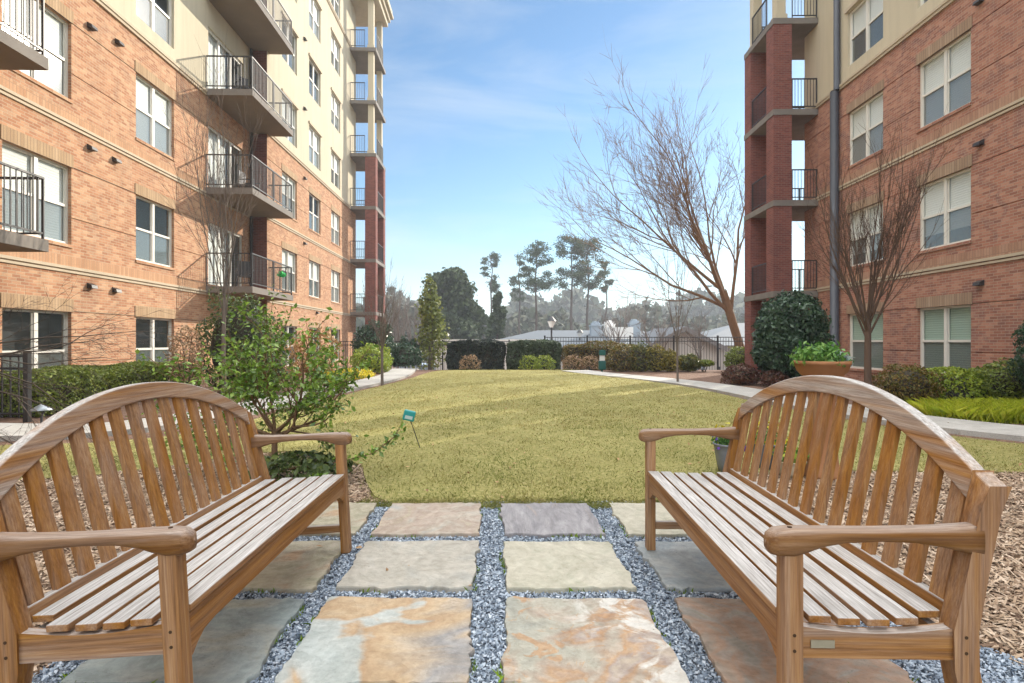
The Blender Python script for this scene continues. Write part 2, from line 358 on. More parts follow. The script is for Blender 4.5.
M['st7']=m_flag('flag_olive_rust',[(.27,.27,.19),(.37,.34,.25),(.39,.35,.27),(.40,.28,.18)],7)
M['st8']=m_flag('flag_blue_grey',[(.24,.27,.28),BLU,GRY,(.36,.38,.37)],8)
M['st9']=m_flag('flag_slate_green',[BLU,(.24,.29,.29),(.30,.33,.32),(.33,.33,.27)],9)
M['st10']=m_flag('flag_rusty_brown',[(.24,.19,.155),(.32,.27,.22),(.36,.24,.17),(.30,.28,.25),(.26,.24,.18)],10,2.2,3)

# ------------------------------------------------------------------ world, sun, camera
FILL_CLOUD = 40.0
SUN_AZ, SUN_EL = 40.0, 24.0     # degrees right of +Y, above horizon
w = bpy.data.worlds.new('World'); scn.world = w; w.use_nodes = True
nt = w.node_tree; bg = nt.nodes['Background']
sky = nt.nodes.new('ShaderNodeTexSky'); sky.sky_type = 'NISHITA'; sky.sun_disc = False
sky.sun_elevation = R(SUN_EL); sky.sun_rotation = R(SUN_AZ); sky.air_density = 1.0; sky.dust_density = .2; sky.ozone_density = 1.6
tc = nt.nodes.new('ShaderNodeTexCoord'); mp = nt.nodes.new('ShaderNodeMapping'); mp.inputs['Scale'].default_value = (1.0,1.0,4.5)
nt.links.new(tc.outputs['Generated'], mp.inputs[0])
nz = nt.nodes.new('ShaderNodeTexNoise'); nz.inputs['Scale'].default_value = 1.7; nz.inputs['Detail'].default_value = 7; nz.inputs['Roughness'].default_value = .58; nz.inputs['Distortion'].default_value = .6
nt.links.new(mp.outputs[0], nz.inputs['Vector'])
cr = nt.nodes.new('ShaderNodeValToRGB'); cr.color_ramp.elements[0].position = .48; cr.color_ramp.elements[1].position = .85
cr.color_ramp.elements[1].color = (.5,.5,.5,1)
nt.links.new(nz.outputs['Fac'], cr.inputs[0])
mx = nt.nodes.new('ShaderNodeMixRGB'); nt.links.new(cr.outputs[0], mx.inputs[0]); hs = nt.nodes.new('ShaderNodeHueSaturation'); hs.inputs['Saturation'].default_value = 1.15; nt.links.new(sky.outputs[0], hs.inputs['Color']); tm = nt.nodes.new('ShaderNodeMixRGB'); tm.blend_type = 'MULTIPLY'; tm.inputs[0].default_value = 1; tm.inputs[2].default_value = (.80,1.0,1.05,1); nt.links.new(hs.outputs[0], tm.inputs[1]); nt.links.new(tm.outputs[0], mx.inputs[1]); mx.inputs[2].default_value = (5.6,5.9,6.2,1)
# unseen bright cloud added overhead and behind the camera to lift the shaded foreground
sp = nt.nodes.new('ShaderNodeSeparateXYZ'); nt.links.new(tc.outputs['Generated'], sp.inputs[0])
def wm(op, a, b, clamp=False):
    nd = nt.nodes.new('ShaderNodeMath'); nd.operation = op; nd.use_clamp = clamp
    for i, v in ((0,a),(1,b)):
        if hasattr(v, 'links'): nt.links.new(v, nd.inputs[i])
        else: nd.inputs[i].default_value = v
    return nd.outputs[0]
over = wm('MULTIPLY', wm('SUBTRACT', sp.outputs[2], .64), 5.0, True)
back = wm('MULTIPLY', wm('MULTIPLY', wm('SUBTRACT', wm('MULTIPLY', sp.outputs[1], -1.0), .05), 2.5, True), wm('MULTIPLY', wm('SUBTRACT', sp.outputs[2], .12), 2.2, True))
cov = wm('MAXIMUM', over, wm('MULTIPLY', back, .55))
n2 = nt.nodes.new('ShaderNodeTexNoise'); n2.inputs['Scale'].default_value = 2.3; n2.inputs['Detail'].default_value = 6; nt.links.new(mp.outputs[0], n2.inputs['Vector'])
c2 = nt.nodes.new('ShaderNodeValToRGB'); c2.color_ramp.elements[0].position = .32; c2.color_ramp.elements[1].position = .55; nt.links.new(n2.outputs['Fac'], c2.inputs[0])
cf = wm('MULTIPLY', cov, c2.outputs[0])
mx2 = nt.nodes.new('ShaderNodeMixRGB'); nt.links.new(cf, mx2.inputs[0]); nt.links.new(mx.outputs[0], mx2.inputs[1]); mx2.inputs[2].default_value = (FILL_CLOUD,FILL_CLOUD*.99,FILL_CLOUD*.97,1)
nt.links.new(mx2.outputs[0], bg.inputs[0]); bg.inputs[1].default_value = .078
sl = bpy.data.lights.new('sun', 'SUN'); sl.energy = 3.4; sl.angle = R(.5); sl.color = (1,.90,.76)
so = bpy.data.objects.new('sun', sl); C.objects.link(so)
sd = Vector((math.sin(R(SUN_AZ))*math.cos(R(SUN_EL)), math.cos(R(SUN_AZ))*math.cos(R(SUN_EL)), math.sin(R(SUN_EL))))
so.rotation_euler = sd.to_track_quat('Z', 'Y').to_euler(); so.location = (20,30,30)
cam = bpy.data.cameras.new('camera'); cam.lens = F/1024*36; cam.sensor_width = 36; cam.clip_end = 3000; cam.clip_start = .05
co = bpy.data.objects.new('camera', cam); C.objects.link(co); co.location = (0,0,EYE); co.rotation_euler = (R(90),0,0)
cam.shift_y = -.5/1024
scn.camera = co
scn.view_settings.view_transform = 'Standard'; scn.view_settings.look = 'None'; scn.view_settings.gamma = 1; scn.view_settings.exposure = 1.08
scn.view_settings.use_curve_mapping = False
scn.cycles.max_bounces = 6; scn.cycles.transparent_max_bounces = 8; scn.cycles.use_denoising = True
scn.cycles.diffuse_bounces = 3; scn.cycles.glossy_bounces = 3; scn.cycles.caustics_reflective = False; scn.cycles.caustics_refractive = False

# ------------------------------------------------------------------ terrain
def terrain_z(x, y):
    z = -.03
    if y > 22: t = min(1, (y-22)/18); z -= 3.2*t*t*(3-2*t)
    return z
def grid_sheet(xs, ys, zf):
    V = [(x, y, zf(x, y)) for y in ys for x in xs]; nx = len(xs)
    Fs = [(j*nx+i, j*nx+i+1, (j+1)*nx+i+1, (j+1)*nx+i) for j in range(len(ys)-1) for i in range(nx-1)]
    return V, Fs
xs = [-1500,-400,-120,-60,-30,-15,-8,-4,0,4,8,15,30,60,120,400,1500]
ys = [-300,-50,-10,0,10,20,22,23,24,26,28,30,32,34,36,38,40,45,60,90,150,300,700,2500]
V, Fs = grid_sheet(xs, ys, lambda x,y: terrain_z(x,y))
tag(mesh_obj('ground', V, Fs, M['soil']), 'brown mulched earth of the courtyard', None, None, 'structure')

def pip(x, y, poly):
    ins = False; n = len(poly)
    for i in range(n):
        x1,y1 = poly[i]; x2,y2 = poly[(i+1)%n]
        if (y1>y)!=(y2>y) and x < (x2-x1)*(y-y1)/(y2-y1)+x1: ins = not ins
    return ins
def pip_np(X, Y, poly):
    ins = np.zeros(len(X), bool); n = len(poly)
    for i in range(n):
        x1,y1 = poly[i]; x2,y2 = poly[(i+1)%n]
        if y1 == y2: continue
        c = ((y1>Y)!=(y2>Y)) & (X < (x2-x1)*(Y-y1)/(y2-y1)+x1); ins ^= c
    return ins
def smooth_poly(pts, closed=True, k=2):
    for _ in range(k):
        out = []; n = len(pts)
        rng = range(n) if closed else range(n-1)
        if not closed: out.append(pts[0])
        for i in rng:
            a = pts[i]; b = pts[(i+1)%n]
            out += [(a[0]*.75+b[0]*.25, a[1]*.75+b[1]*.25), (a[0]*.25+b[0]*.75, a[1]*.25+b[1]*.75)]
        if not closed: out.append(pts[-1])
        pts = out
    return pts
LAWN = smooth_poly([(-.95,3.93),(-1.2,4.5),(-1.45,5.3),(-2.5,5.9),(-3.3,4.9),(-4.6,4.4),(-6.2,5.0),(-6.0,6.05),(-4.3,6.4),(-3.75,8),(-3.6,12),(-3.1,16),(-3.1,20),(-2.6,22.2),(-1,23),(1.5,23),(3,21.5),
    (2.5,19.4),(3.4,17.0),(4.2,14.6),(4.55,12.6),(4.65,9.5),(5.0,7.4),(5.9,5.9),(7.5,5.3),(7.2,4.95),(4.4,4.85),(2.3,4.95),(1.25,4.4),(1.05,3.93),(.5,3.86),(0,3.93),(-.5,3.88)], True, 1)
def lawn_z(x, y):
    t = max(0, 1-((x-.6)/4.6)**2)*max(0, 1-((y-14)/11)**2)
    return (-.012 if y > 4.4 else -.012-.006*min(1,(4.4-y)/.5)) + .05*t + .008*math.sin(x*2.1+1)*math.sin(y*1.3) - (0.0 if y < 21.5 else (y-21.5)**2*.05)
def poly_sheet(name, poly, zf, step, mat):
    bm_v = []; bm_f = []
    xs_ = [p[0] for p in poly]; ys_ = [p[1] for p in poly]
    from mathutils.geometry import delaunay_2d_cdt
    pts = [Vector(p) for p in poly]; n = len(pts)
    x = min(xs_)
    while x < max(xs_):
        y = min(ys_)
        while y < max(ys_):
            st = step
            if pip(x, y, poly): pts.append(Vector((x, y)))
            y += step
        x += step
    vs, es, fs, *_ = delaunay_2d_cdt(pts, [(i,(i+1)%n) for i in range(n)], [], 1, 1e-5)
    V_ = [(v.x, v.y, zf(v.x, v.y)) for v in vs]; fs = [tuple(f) for f in fs]; k0 = len(V_); n = len(poly)
    for p in poly: z = zf(*p); V_ += [(p[0], p[1], z), (p[0], p[1], z-.12)]
    fs += [(k0+2*i, k0+2*((i+1)%n), k0+2*((i+1)%n)+1, k0+2*i+1) for i in range(n)]
    return mesh_obj(name, V_, fs, mat, None, False)
tag(poly_sheet('lawn', LAWN, lawn_z, .45, M['lawn']), 'yellow green dormant lawn between the two buildings', None, None, 'structure')

def ribbon(name, pts, width, zt, mat, label):
    pts = smooth_poly(pts, False, 2); mb = MB(); L = []; Rr = []
    for i, p in enumerate(pts):
        a = pts[max(0,i-1)]; b = pts[min(len(pts)-1,i+1)]; t = Vector((b[0]-a[0], b[1]-a[1])).normalized(); nn = Vector((-t.y, t.x))
        q = Vector(p); L.append(q+nn*width/2); Rr.append(q-nn*width/2)
    for i in range(len(pts)-1):
        z0 = zt+terrain_z(*pts[i])+.03; z1 = zt+terrain_z(*pts[i+1])+.03
        a,b,c,d = (Rr[i].x,Rr[i].y,z0),(Rr[i+1].x,Rr[i+1].y,z1),(L[i+1].x,L[i+1].y,z1),(L[i].x,L[i].y,z0)
        mb.quad(a,b,c,d)
        dn = lambda p: (p[0],p[1],p[2]-.12)
        mb.quad(a,b,dn(b),dn(a)); mb.quad(d,c,dn(c),dn(d))
    return tag(mb.build(name, mat), label, None, None, 'structure')
ribbon('path', [(-10,7.6),(-6.6,6.9),(-5.1,7.0),(-4.5,9),(-4.35,12),(-3.85,16),(-3.9,19),(-4.6,24),(-5,30)], .95, .035, M['path'], 'pale concrete walk curving along the left side')
ribbon('path', [(11,4.9),(7.2,6.0),(5.9,7.3),(5.35,9.5),(5.25,12.6),(4.85,14.8),(4.0,17.0),(2.9,19.2),(2.4,21)], 1.1, .035, M['path'], 'pale concrete walk curving along the right side')

# ------------------------------------------------------------------ paving, gravel
BACKY = .2
GRAV = [(-1.75,BACKY),(-1.6,3.2),(-1.35,3.9),(-.6,3.98),(1.0,3.98),(1.36,3.85),(1.42,3.2),(1.5,2.6),(1.66,2.25),(1.9,1.95),(2.15,1.6),(2.2,BACKY)]
poly_sheet('gravel_bed', GRAV, lambda x,y: -.022, .6, M['gravel_base'])['kind'] = 'structure'
STONES = []   # (outline polygon)
def flagstone(px4, mat, label, seed):
    """four ground corners, roughened outline"""
    rs = random.Random(seed); pts = []
    c = [Vector(p) for p in px4]
    for i in range(4):
        a, b = c[i], c[(i+1)%4]; k = 18
        nrm = Vector((-(b-a).y, (b-a).x)).normalized()
        for j in range(k):
            t = j/k; q = a.lerp(b, t)
            if j: q += nrm*(rs.uniform(-.006,.006)+.006*math.sin(t*9+seed)-(.014 if rs.random() < .08 else 0))
            pts.append((q.x, q.y))
    STONES.append(pts)
    cx = sum(p[0] for p in pts)/len(pts); cy = sum(p[1] for p in pts)/len(pts)
    loc = [(x-cx, y-cy) for x, y in pts]; n = len(loc)
    top = .006+rs.uniform(-.002,.003); mb = MB()
    rings = [(1.0,-.045),(1.0,top-.006),(.993,top)]
    vs = [(x*s_, y*s_, z) for s_, z in rings for x, y in loc]
    fs = [(k*n+i, k*n+(i+1)%n, (k+1)*n+(i+1)%n, (k+1)*n+i) for k in range(2) for i in range(n)]
    fs.append(tuple(range(2*n,3*n)))
    mb.add(vs, fs); o = mb.build('paving_stone', M[mat])
    o.location = (cx, cy, 0); return tag(o, label, 'paving stone', 'flagstones of the bench terrace')
cols = {'FL':(-1.54,-.93),'L':(-.82,-.19),'R':(-.045,.565),'FR':(.70,1.32)}
def slant(x, y): return x - .027*(y-2.9)
rows = {1:(3.27,3.89),2:(2.55,3.15),3:(1.84,2.45),4:(1.12,1.74),5:(.42,1.02)}
LBL = {(1,'FL'):('st7','small looking stone at the foot of the far left bench leg'),(1,'L'):('st1','reddish tan flagstone at the lawn edge, left of the centre gap'),(1,'R'):('st2','purple grey streaked flagstone at the lawn edge'),(1,'FR'):('st4','cream flagstone at the lawn edge by the far leg of the right bench'),
 (2,'FL'):('st7','olive and rust flagstone under the far half of the left bench'),(2,'L'):('st3','plain warm grey flagstone in the middle row, left of the centre gap'),(2,'R'):('st4','pale cream flagstone in the middle row, right of the centre gap'),(2,'FR'):('st8','smooth blue grey flagstone under the far half of the right bench'),
 (3,'FL'):('st9','slate green flagstone under the near half of the left bench'),(3,'L'):('st5','large flagstone half blue grey, half orange swirl, in front of the camera'),(3,'R'):('st6','mottled orange and white flagstone in front of the camera'),(3,'FR'):('st10','rusty brown flagstone with flaking ridges under the right bench')}
for r_, (y0, y1) in rows.items():
    for cn, (x0, x1) in cols.items():
        rs = random.Random(r_*10+len(cn)+ord(cn[-1])); j = lambda: rs.uniform(-.012,.012)
        q = [(slant(x0,y0)+j(), y0+j()), (slant(x1,y0)+j(), y0+j()), (slant(x1,y1)+j(), y1+j()), (slant(x0,y1)+j(), y1+j())]
        mt, lb = LBL.get((r_,cn), (rs.choice(['st1','st3','st8','st4']), 'flagstone behind the benches, out of the frame'))
        if (r_,cn) not in LBL: continue
        flagstone(q, mt, lb, r_*7+ord(cn[0]))
# near rows just below the frame still carry the near bench legs
for r_ in (4,5):
    y0, y1 = rows[r_]
    for k, (cn, (x0, x1)) in enumerate(cols.items()):
        q = [(slant(x0,y0), y0), (slant(x1,y0), y0), (slant(x1,y1), y1), (slant(x0,y1), y1)]
        names = {4:['grey flagstone carrying the near legs of the left bench','warm grey flagstone nearest the camera, left of the centre gap','tan flagstone nearest the camera, right of the centre gap','cream flagstone carrying the near legs of the right bench'],
                 5:['flagstone behind the left bench end, below the frame','flagstone left of the tripod spot, below the frame','flagstone right of the tripod spot, below the frame','flagstone behind the right bench end, below the frame']}
        flagstone(q, ['st8','st3','st1','st4'][k], names[r_][k], r_*31+k)

def on_stone(X, Y, pad=0):
    m = np.zeros(len(X), bool)
    for st in STONES:
        a = np.array(st); 
        bb = (X>a[:,0].min())&(X<a[:,0].max())&(Y>a[:,1].min())&(Y<a[:,1].max())
        idx = np.where(bb)[0]
        if len(idx): m[idx] |= pip_np(X[idx], Y[idx], st)
    return m
def scatter(n, x0, x1, y0, y1, bias=1.0):
    """uniform in x, denser towards small y"""
    X = RNG.uniform(x0, x1, n); t = RNG.uniform(0, 1, n)
    Y = y0+(y1-y0)*t**bias; return X, Y
def chips(name, X, Y, Z, smin, smax, aspect, mat, flat=.35, label=None, tilt=.5):
    n = len(X); yaw = RNG.uniform(0, 2*PI, n); s = RNG.uniform(smin, smax, n)
    pitch = RNG.normal(0, tilt, n); roll = RNG.normal(0, tilt, n)
    base = np.array([[-1,-.8,0],[.9,-1,0],[1,.7,0],[-.8,1,0],[.1,0,1]], float)
    V = np.repeat(base[None], n, 0)*1.0; V += RNG.normal(0, .22, V.shape)
    asp = RNG.uniform(aspect*.6, aspect*1.3, n)
    V[:,:,0] *= (s*asp)[:,None]; V[:,:,1] *= s[:,None]; V[:,:,2] *= (s*flat)[:,None]
    cp, sp = np.cos(pitch), np.sin(pitch); x, z = V[:,:,0].copy(), V[:,:,2].copy()
    V[:,:,0] = x*cp[:,None]+z*sp[:,None]; V[:,:,2] = -x*sp[:,None]+z*cp[:,None]
    cp, sp = np.cos(roll), np.sin(roll); y, z = V[:,:,1].copy(), V[:,:,2].copy()
    V[:,:,1] = y*cp[:,None]-z*sp[:,None]; V[:,:,2] = y*sp[:,None]+z*cp[:,None]
    cy, sy = np.cos(yaw), np.sin(yaw); x, y = V[:,:,0].copy(), V[:,:,1].copy()
    V[:,:,0] = x*cy[:,None]-y*sy[:,None]+X[:,None]; V[:,:,1] = x*sy[:,None]+y*cy[:,None]+Y[:,None]; V[:,:,2] += np.asarray(Z)[:,None]
    f = np.array([[0,1,4],[1,2,4],[2,3,4],[3,0,4]])
    Fq = (f[None]+np.arange(n)[:,None,None]*5).reshape(-1,3)
    return tag(np_obj(name, V.reshape(-1,3), Fq, mat), label, None, None, 'stuff')
X, Y = scatter(270000, -1.8, 2.25, 1.3, 4.0, 1.4)
k = pip_np(X, Y, GRAV) & ~on_stone(X, Y); X, Y = X[k], Y[k]
chips('slate_gravel', X, Y, RNG.uniform(-.022,-.009,len(X)), .0028, .0062, 1.35, M['slate_chip'], .5, 'blue grey slate gravel filling the joints between flagstones')

# mulch : everything round the paving that is not lawn, paving or path
X, Y = scatter(430000, -5.2, 5.6, 1.0, 6.2, 1.25)
vis = np.abs(X) < Y*1.02+.2
jit = RNG.normal(0,.04,len(X)); k = vis & ~pip_np(X+jit, Y+jit, LAWN) & ~pip_np(X+jit, Y, GRAV) & (Y < 6.1)
X, Y = X[k], Y[k]
chips('bark_mulch', X, Y, RNG.uniform(-.035,-.005,len(X)), .0032, .0068, 4.6, M['bark_chip'], .4, 'brown shredded bark mulch round the benches', .35)

def blades(name, X, Y, Z, h0, h1, wd, mat, label=None, lean=.5, kind='stuff', parent=None):
    n = len(X); h = RNG.uniform(h0, h1, n); a = RNG.uniform(0, 2*PI, n); L = np.abs(RNG.normal(0, lean, n))*h
    dx, dy = np.cos(a), np.sin(a); wv = wd*RNG.uniform(.7,1.4,n); b = RNG.uniform(0, 2*PI, n); wx, wy = np.cos(b)*wv, np.sin(b)*wv
    Z = np.asarray(Z)
    V = np.stack([np.stack([X-wx,Y-wy,Z],1), np.stack([X+wx,Y+wy,Z],1), np.stack([X+dx*L*.5+wx*.6,Y+dy*L*.5+wy*.6,Z+h*.65],1), np.stack([X+dx*L*1.2,Y+dy*L*1.2,Z+h],1)],1)
    Fq = np.arange(n*4).reshape(-1,4)
    o = np_obj(name, V.reshape(-1,3), Fq, mat, parent)
    return tag(o, label, None, None, kind) if kind else o
def lz(X, Y):
    t = np.maximum(0, 1-((X-.6)/4.6)**2)*np.maximum(0, 1-((Y-14)/11)**2)
    return np.where(Y>4.4,-.012,-.012-.006*np.minimum(1,(4.4-Y)/.5))+.05*t+.008*np.sin(X*2.1+1)*np.sin(Y*1.3)-np.where(Y<21.5,0,(Y-21.5)**2*.05)
# density falls with distance, blades widen
n = 420000; t = RNG.uniform(0,1,n); Y = 3.82*(22.5/3.82)**t; X = RNG.uniform(-1.0,1.0,n)*np.minimum(Y*.98+.3, 7.4)
jit = RNG.normal(0,.045,n); k = pip_np(X+jit, Y+jit*.8, LAWN); X, Y = X[k], Y[k]
pz = np.sin(X*7.3+np.sin(Y*5.1)*1.5)*np.sin(Y*6.1+np.cos(X*4.3)*2)
k2 = RNG.uniform(0,1,len(X)) < .62+.38*pz; X, Y, pz = X[k2], Y[k2], pz[k2]
Zb = lz(X, Y)-.008
near = Y < 7
blades('lawn_grass', X[near], Y[near], Zb[near], .010, .034, .0024, M['blade'], 'short yellow green grass of the near lawn', .5)
blades('lawn_grass', X[~near], Y[~near], Zb[~near], .012, .036, .0045, M['blade'], 'short golden green grass of the far lawn', .5)
# shaggy lip where the lawn meets the paving
X = RNG.uniform(-1.1,1.15,12000); Y = 3.86+.03*np.sin(X*7)+.02*np.sin(X*17+1)+np.abs(RNG.normal(0,.09,12000))
blades('lawn_edge_grass', X, Y, np.full(12000,-.024), .010, .034, .002, M['blade'], 'shaggy grass lip hanging at the paving edge', .8)
X = RNG.uniform(-5,6,900); Y = RNG.uniform(1.9,14,900); k = (np.abs(X) < Y*.95) & (pip_np(X, Y, LAWN) | (RNG.uniform(0,1,900) < .25))
X, Y = X[k], Y[k]; LATE = (X, Y)
# moss in joints
X, Y = scatter(26000, -1.7, 1.6, 1.8, 3.9, 1.2)
k = pip_np(X, Y, GRAV) & ~on_stone(X, Y)
near_edge = on_stone(X+.018, Y)|on_stone(X-.018, Y)|on_stone(X, Y+.018)
nzv = np.sin(X*5+2)*np.sin(Y*7+1)+np.sin(X*13+Y*9)*.5
k &= near_edge & (nzv > .35)
X, Y = X[k], Y[k]
blades('moss', X, Y, np.full(len(X),-.012), .01, .024, .004, M['moss'], 'bright green moss along the flagstone edges', .6)

# ------------------------------------------------------------------ benches
def make_bench(loc, rz, side, label):
    """local: y along the seat, +x*side towards the back, origin under the middle of the front legs"""
    root = empty('garden_bench', loc, rz, label, 'bench', 'pair of teak benches facing each other')
    S = side; H = .80 if side > 0 else .775
    def sx(pts): return [(S*a, b) for a, b in pts]
    # rear leg centre line as function of z
    prof = [(0,.50),(.12,.468),(.30,.432),(.40,.430),(.55,.460),(.70,.490),(.82,.514)]
    def bx(z):
        for (z0,x0),(z1,x1) in zip(prof, prof[1:]):
            if z <= z1: return x0+(x1-x0)*(z-z0)/(z1-z0)
        return prof[-1][1]+(z-.82)*.2
    sag = .218; Rr = (H*H+sag*sag)/(2*sag); ze = .778 if side > 0 else .798
    def crest(y, off=0): return ze-(Rr-sag)+math.sqrt(max(0,(Rr+off)**2-y*y))
    for e in (-1, 1):
        y0, y1 = e*H-.026, e*H+.026
        mb = MB(); mb.box(S*-.024, S*.024, y0, y1, -.008, .60); bevel(mb.build('leg', M['wood_z'], root))
        fr = [(x-(.026 if z < .5 else .022), z) for z, x in prof]; bk = [(x+(.028 if z < .5 else .024), z) for z, x in prof]
        fr[0] = (fr[0][0], -.05); bk[0] = (bk[0][0], -.05)
        poly = sx(fr+bk[::-1]); n = len(poly); zi, zo = crest(H-.026), crest(H-.026)-.028
        vs = []
        for y in (y0, y1):
            for (a_, z) in poly:
                if z > .81: z = zi if abs(y) < H else zo
                vs.append((a_, y, z))
        mb = MB(); mb.add(vs, [tuple(range(n)), tuple(reversed(range(n,2*n)))]+[(i,(i+1)%n,n+(i+1)%n,n+i) for i in range(n)]); bevel(mb.build('leg', M['wood_z'], root))
        top = [(.024+.38*t, .400-.016*math.sin(PI*t)) for t in np.linspace(0,1,9)]
        mb = MB(); mb.prism(sx(top+[(.404,.325),(.024,.325)]), 1, e*H-.016, e*H+.016); bevel(mb.build('side_rail', M['wood_x'], root), .003)
        mb = MB(); mb.box(S*.024, S*.442, e*H-.014, e*H+.014, .105, .145); bevel(mb.build('stretcher', M['wood_x'], root), .003)
        secs = [(-.0635,.612,.002,.002),(-.062,.612,.012,.013),(-.055,.613,.024,.025),(-.038,.616,.032,.033),(0,.618,.035,.035),(.035,.623,.034,.030),(.07,.630,.032,.023),(.13,.636,.030,.017),(.22,.638,.029,.015),(.31,.638,.029,.018),(.38,.634,.029,.025),(.44,.629,.029,.035),(.475,.627,.029,.041)]
        K = 16; vs = []; fs = []
        for x, z, hw, ht in secs:
            for k in range(K):
                a = 2*PI*k/K; ca, sa = math.cos(a), math.sin(a)
                vs.append((S*x, e*H+hw*math.copysign(abs(ca)**.5, ca), z+ht*math.copysign(abs(sa)**.55, sa)))
        for i in range(len(secs)-1):
            for k in range(K): fs.append((i*K+k, i*K+(k+1)%K, (i+1)*K+(k+1)%K, (i+1)*K+k))
        fs += [tuple(range(K)), tuple((len(secs)-1)*K+k for k in range(K))]
        mesh_obj('armrest', vs, fs, M['wood_arm'], root, True)
    # front rail with curved brackets at the legs
    pts = [(-H+.026,.400),(H-.026,.400),(H-.026,.280),(H-.05,.288),(H-.075,.307),(H-.11,.325),(H-.17,.332)]
    pts += [(-a, b) for a, b in pts[:1:-1]]
    mb = MB(); mb.prism(pts, 0, S*-.012, S*.016); bevel(mb.build('front_rail', M['wood_y'], root), .003)
    mb = MB(); mb.box(S*.385, S*.41, -H+.03, H-.03, .325, .385); bevel(mb.build('back_rail', M['wood_y'], root), .003)
    # seat slats in one part
    mb = MB(); n = 6
    for i in range(n):
        x0 = -.022+i*.0745; x1 = x0+.058; t = ((x0+x1)/2)/.42
        zc = .420-.016*math.sin(PI*max(0,t)); hl = H-.03 if i == 0 else H+(-.004 if side > 0 else .014)
        if i == n-1: hl = H-.03
        a = .05*(t-.5)
        rs = random.Random(i*3+int(S))
        zz = lambda x: zc+(x-(x0+x1)/2)*a
        hl1 = hl+rs.uniform(-.004,.004)
        vs = [(S*x, y, zz(x)+dz) for y in (-hl1, hl1) for x, dz in ((x0,-.010),(x1,-.010),(x1,.010),(x0,.010))]
        mb.add(vs, [(0,1,2,3),(7,6,5,4),(0,4,5,1),(1,5,6,2),(2,6,7,3),(3,7,4,0)])
    bevel(mb.build('seat', M['wood_y'], root), .003)
    # crest : circular arc in the leaning back plane
    # raised seat-back lower rail
    zl0, zl1 = .40, .445
    mb = MB(); vs = []
    for z in (zl0, zl1):
        for dx in (-.014, .014): 
            for y in (-H+.028, H-.028): vs.append((S*(bx(z)+dx), y, z))
    mb.add(vs, [(0,1,3,2),(4,6,7,5),(0,4,5,1),(2,3,7,6),(0,2,6,4),(1,5,7,3)]); bevel(mb.build('lower_rail', M['wood_y'], root), .003)
    mb = MB(); N = 48; vs = []; fs = []
    for i in range(N+1):
        y = -H-.02+(2*H+.04)*i/N
        y = (-H+.0265)*(1-2*i/N)
        yy = y
        zo = crest(yy, 0); zi = crest(yy, -.068)
        # outer end reaches over the posts, inner edge stops at their inside face
        for z, dx in ((zi,-.018),(zi,.018),(zo,.018),(zo,-.018)):
            vs.append((S*(bx(z)+dx), yy, z))
    for i in range(N):
        for k in range(4): fs.append((i*4+k, i*4+(k+1)%4, (i+1)*4+(k+1)%4, (i+1)*4+k))
    fs += [(0,1,2,3), tuple(N*4+k for k in (3,2,1,0))]
    mb.add(vs, fs); bevel(mb.build('crest_rail', M['wood_crest'], root), .005, 3)
    # back slats in one part
    mb = MB(); n = 15; pitch = (2*H-.056)/(n+.0)
    for i in range(n):
        yc = (i-(n-1)/2)*pitch; hw = .0275; vs = []
        lv = [zl1-.01, .55, .7, 0]
        for j, z in enumerate(lv):
            for y in (yc-hw, yc+hw):
                zz = z if j < 3 else max(.70, crest(y,-.068)+.006)
                for dx in (-.0085,.0085): vs.append((S*(bx(zz)+dx), y, zz))
        fs = []
        for j in range(3):
            b0 = j*4; b1 = b0+4
            for p, q in ((0,1),(1,3),(3,2),(2,0)): fs.append((b0+p,b0+q,b1+q,b1+p))
        fs += [(0,2,3,1),(12,13,15,14)]; mb.add(vs, fs)
    bevel(mb.build('backrest', M['wood_z'], root), .002)
    # pegs
    return root
def bench_between(far, near, side, label):
    far = Vector(far); near = Vector(near); c = (far+near)/2; d = far-near
    return make_bench((c.x, c.y, .006), math.atan2(-d.x, d.y), side, label)
rb = bench_between((.762,3.03), (.722,1.43), 1, 'weathered teak bench on the right with a small metal plaque on its near side rail')
lb = bench_between((-.912,3.03), (-.882,1.48), -1, 'weathered teak bench on the left in front of the glossy green shrub')
rb.location.z = .013; lb.location.z = -.004
lb.rotation_euler = (Matrix.Rotation(lb.rotation_euler.z,3,'Z') @ Matrix.Rotation(R(-3.2),3,'Y')).to_euler()
mb = MB(); mb.box(.045,.105,-.80-.0195,-.80-.0165,.35,.37)
pl = mb.build('plaque', m_plain('brass_plaque', (.42,.40,.33), .35, .2, 30, .5, .8), rb)
m_peg = m_plain('dark_peg', (.06,.03,.012), .7, .3, 60)
for bench, S, HH in ((rb, 1, .80), (lb, -1, .775)):
    for e in (-1,1):
        mb = MB(); mb.tube([(0,e*HH,.60),(0,e*HH,.6545)], .006, 10); mb.build('peg', m_peg, bench)
        for zz in (.345,.385):
            mb = MB(); mb.tube([(0,e*(HH-.03),zz),(0,e*(HH+.0272),zz)], .0045, 8); mb.build('peg', m_peg, bench)
            mb = MB(); mb.tube([(S*.43,e*(HH-.03),zz),(S*.43,e*(HH+.0272),zz)], .0045, 8); mb.build('peg', m_peg, bench)

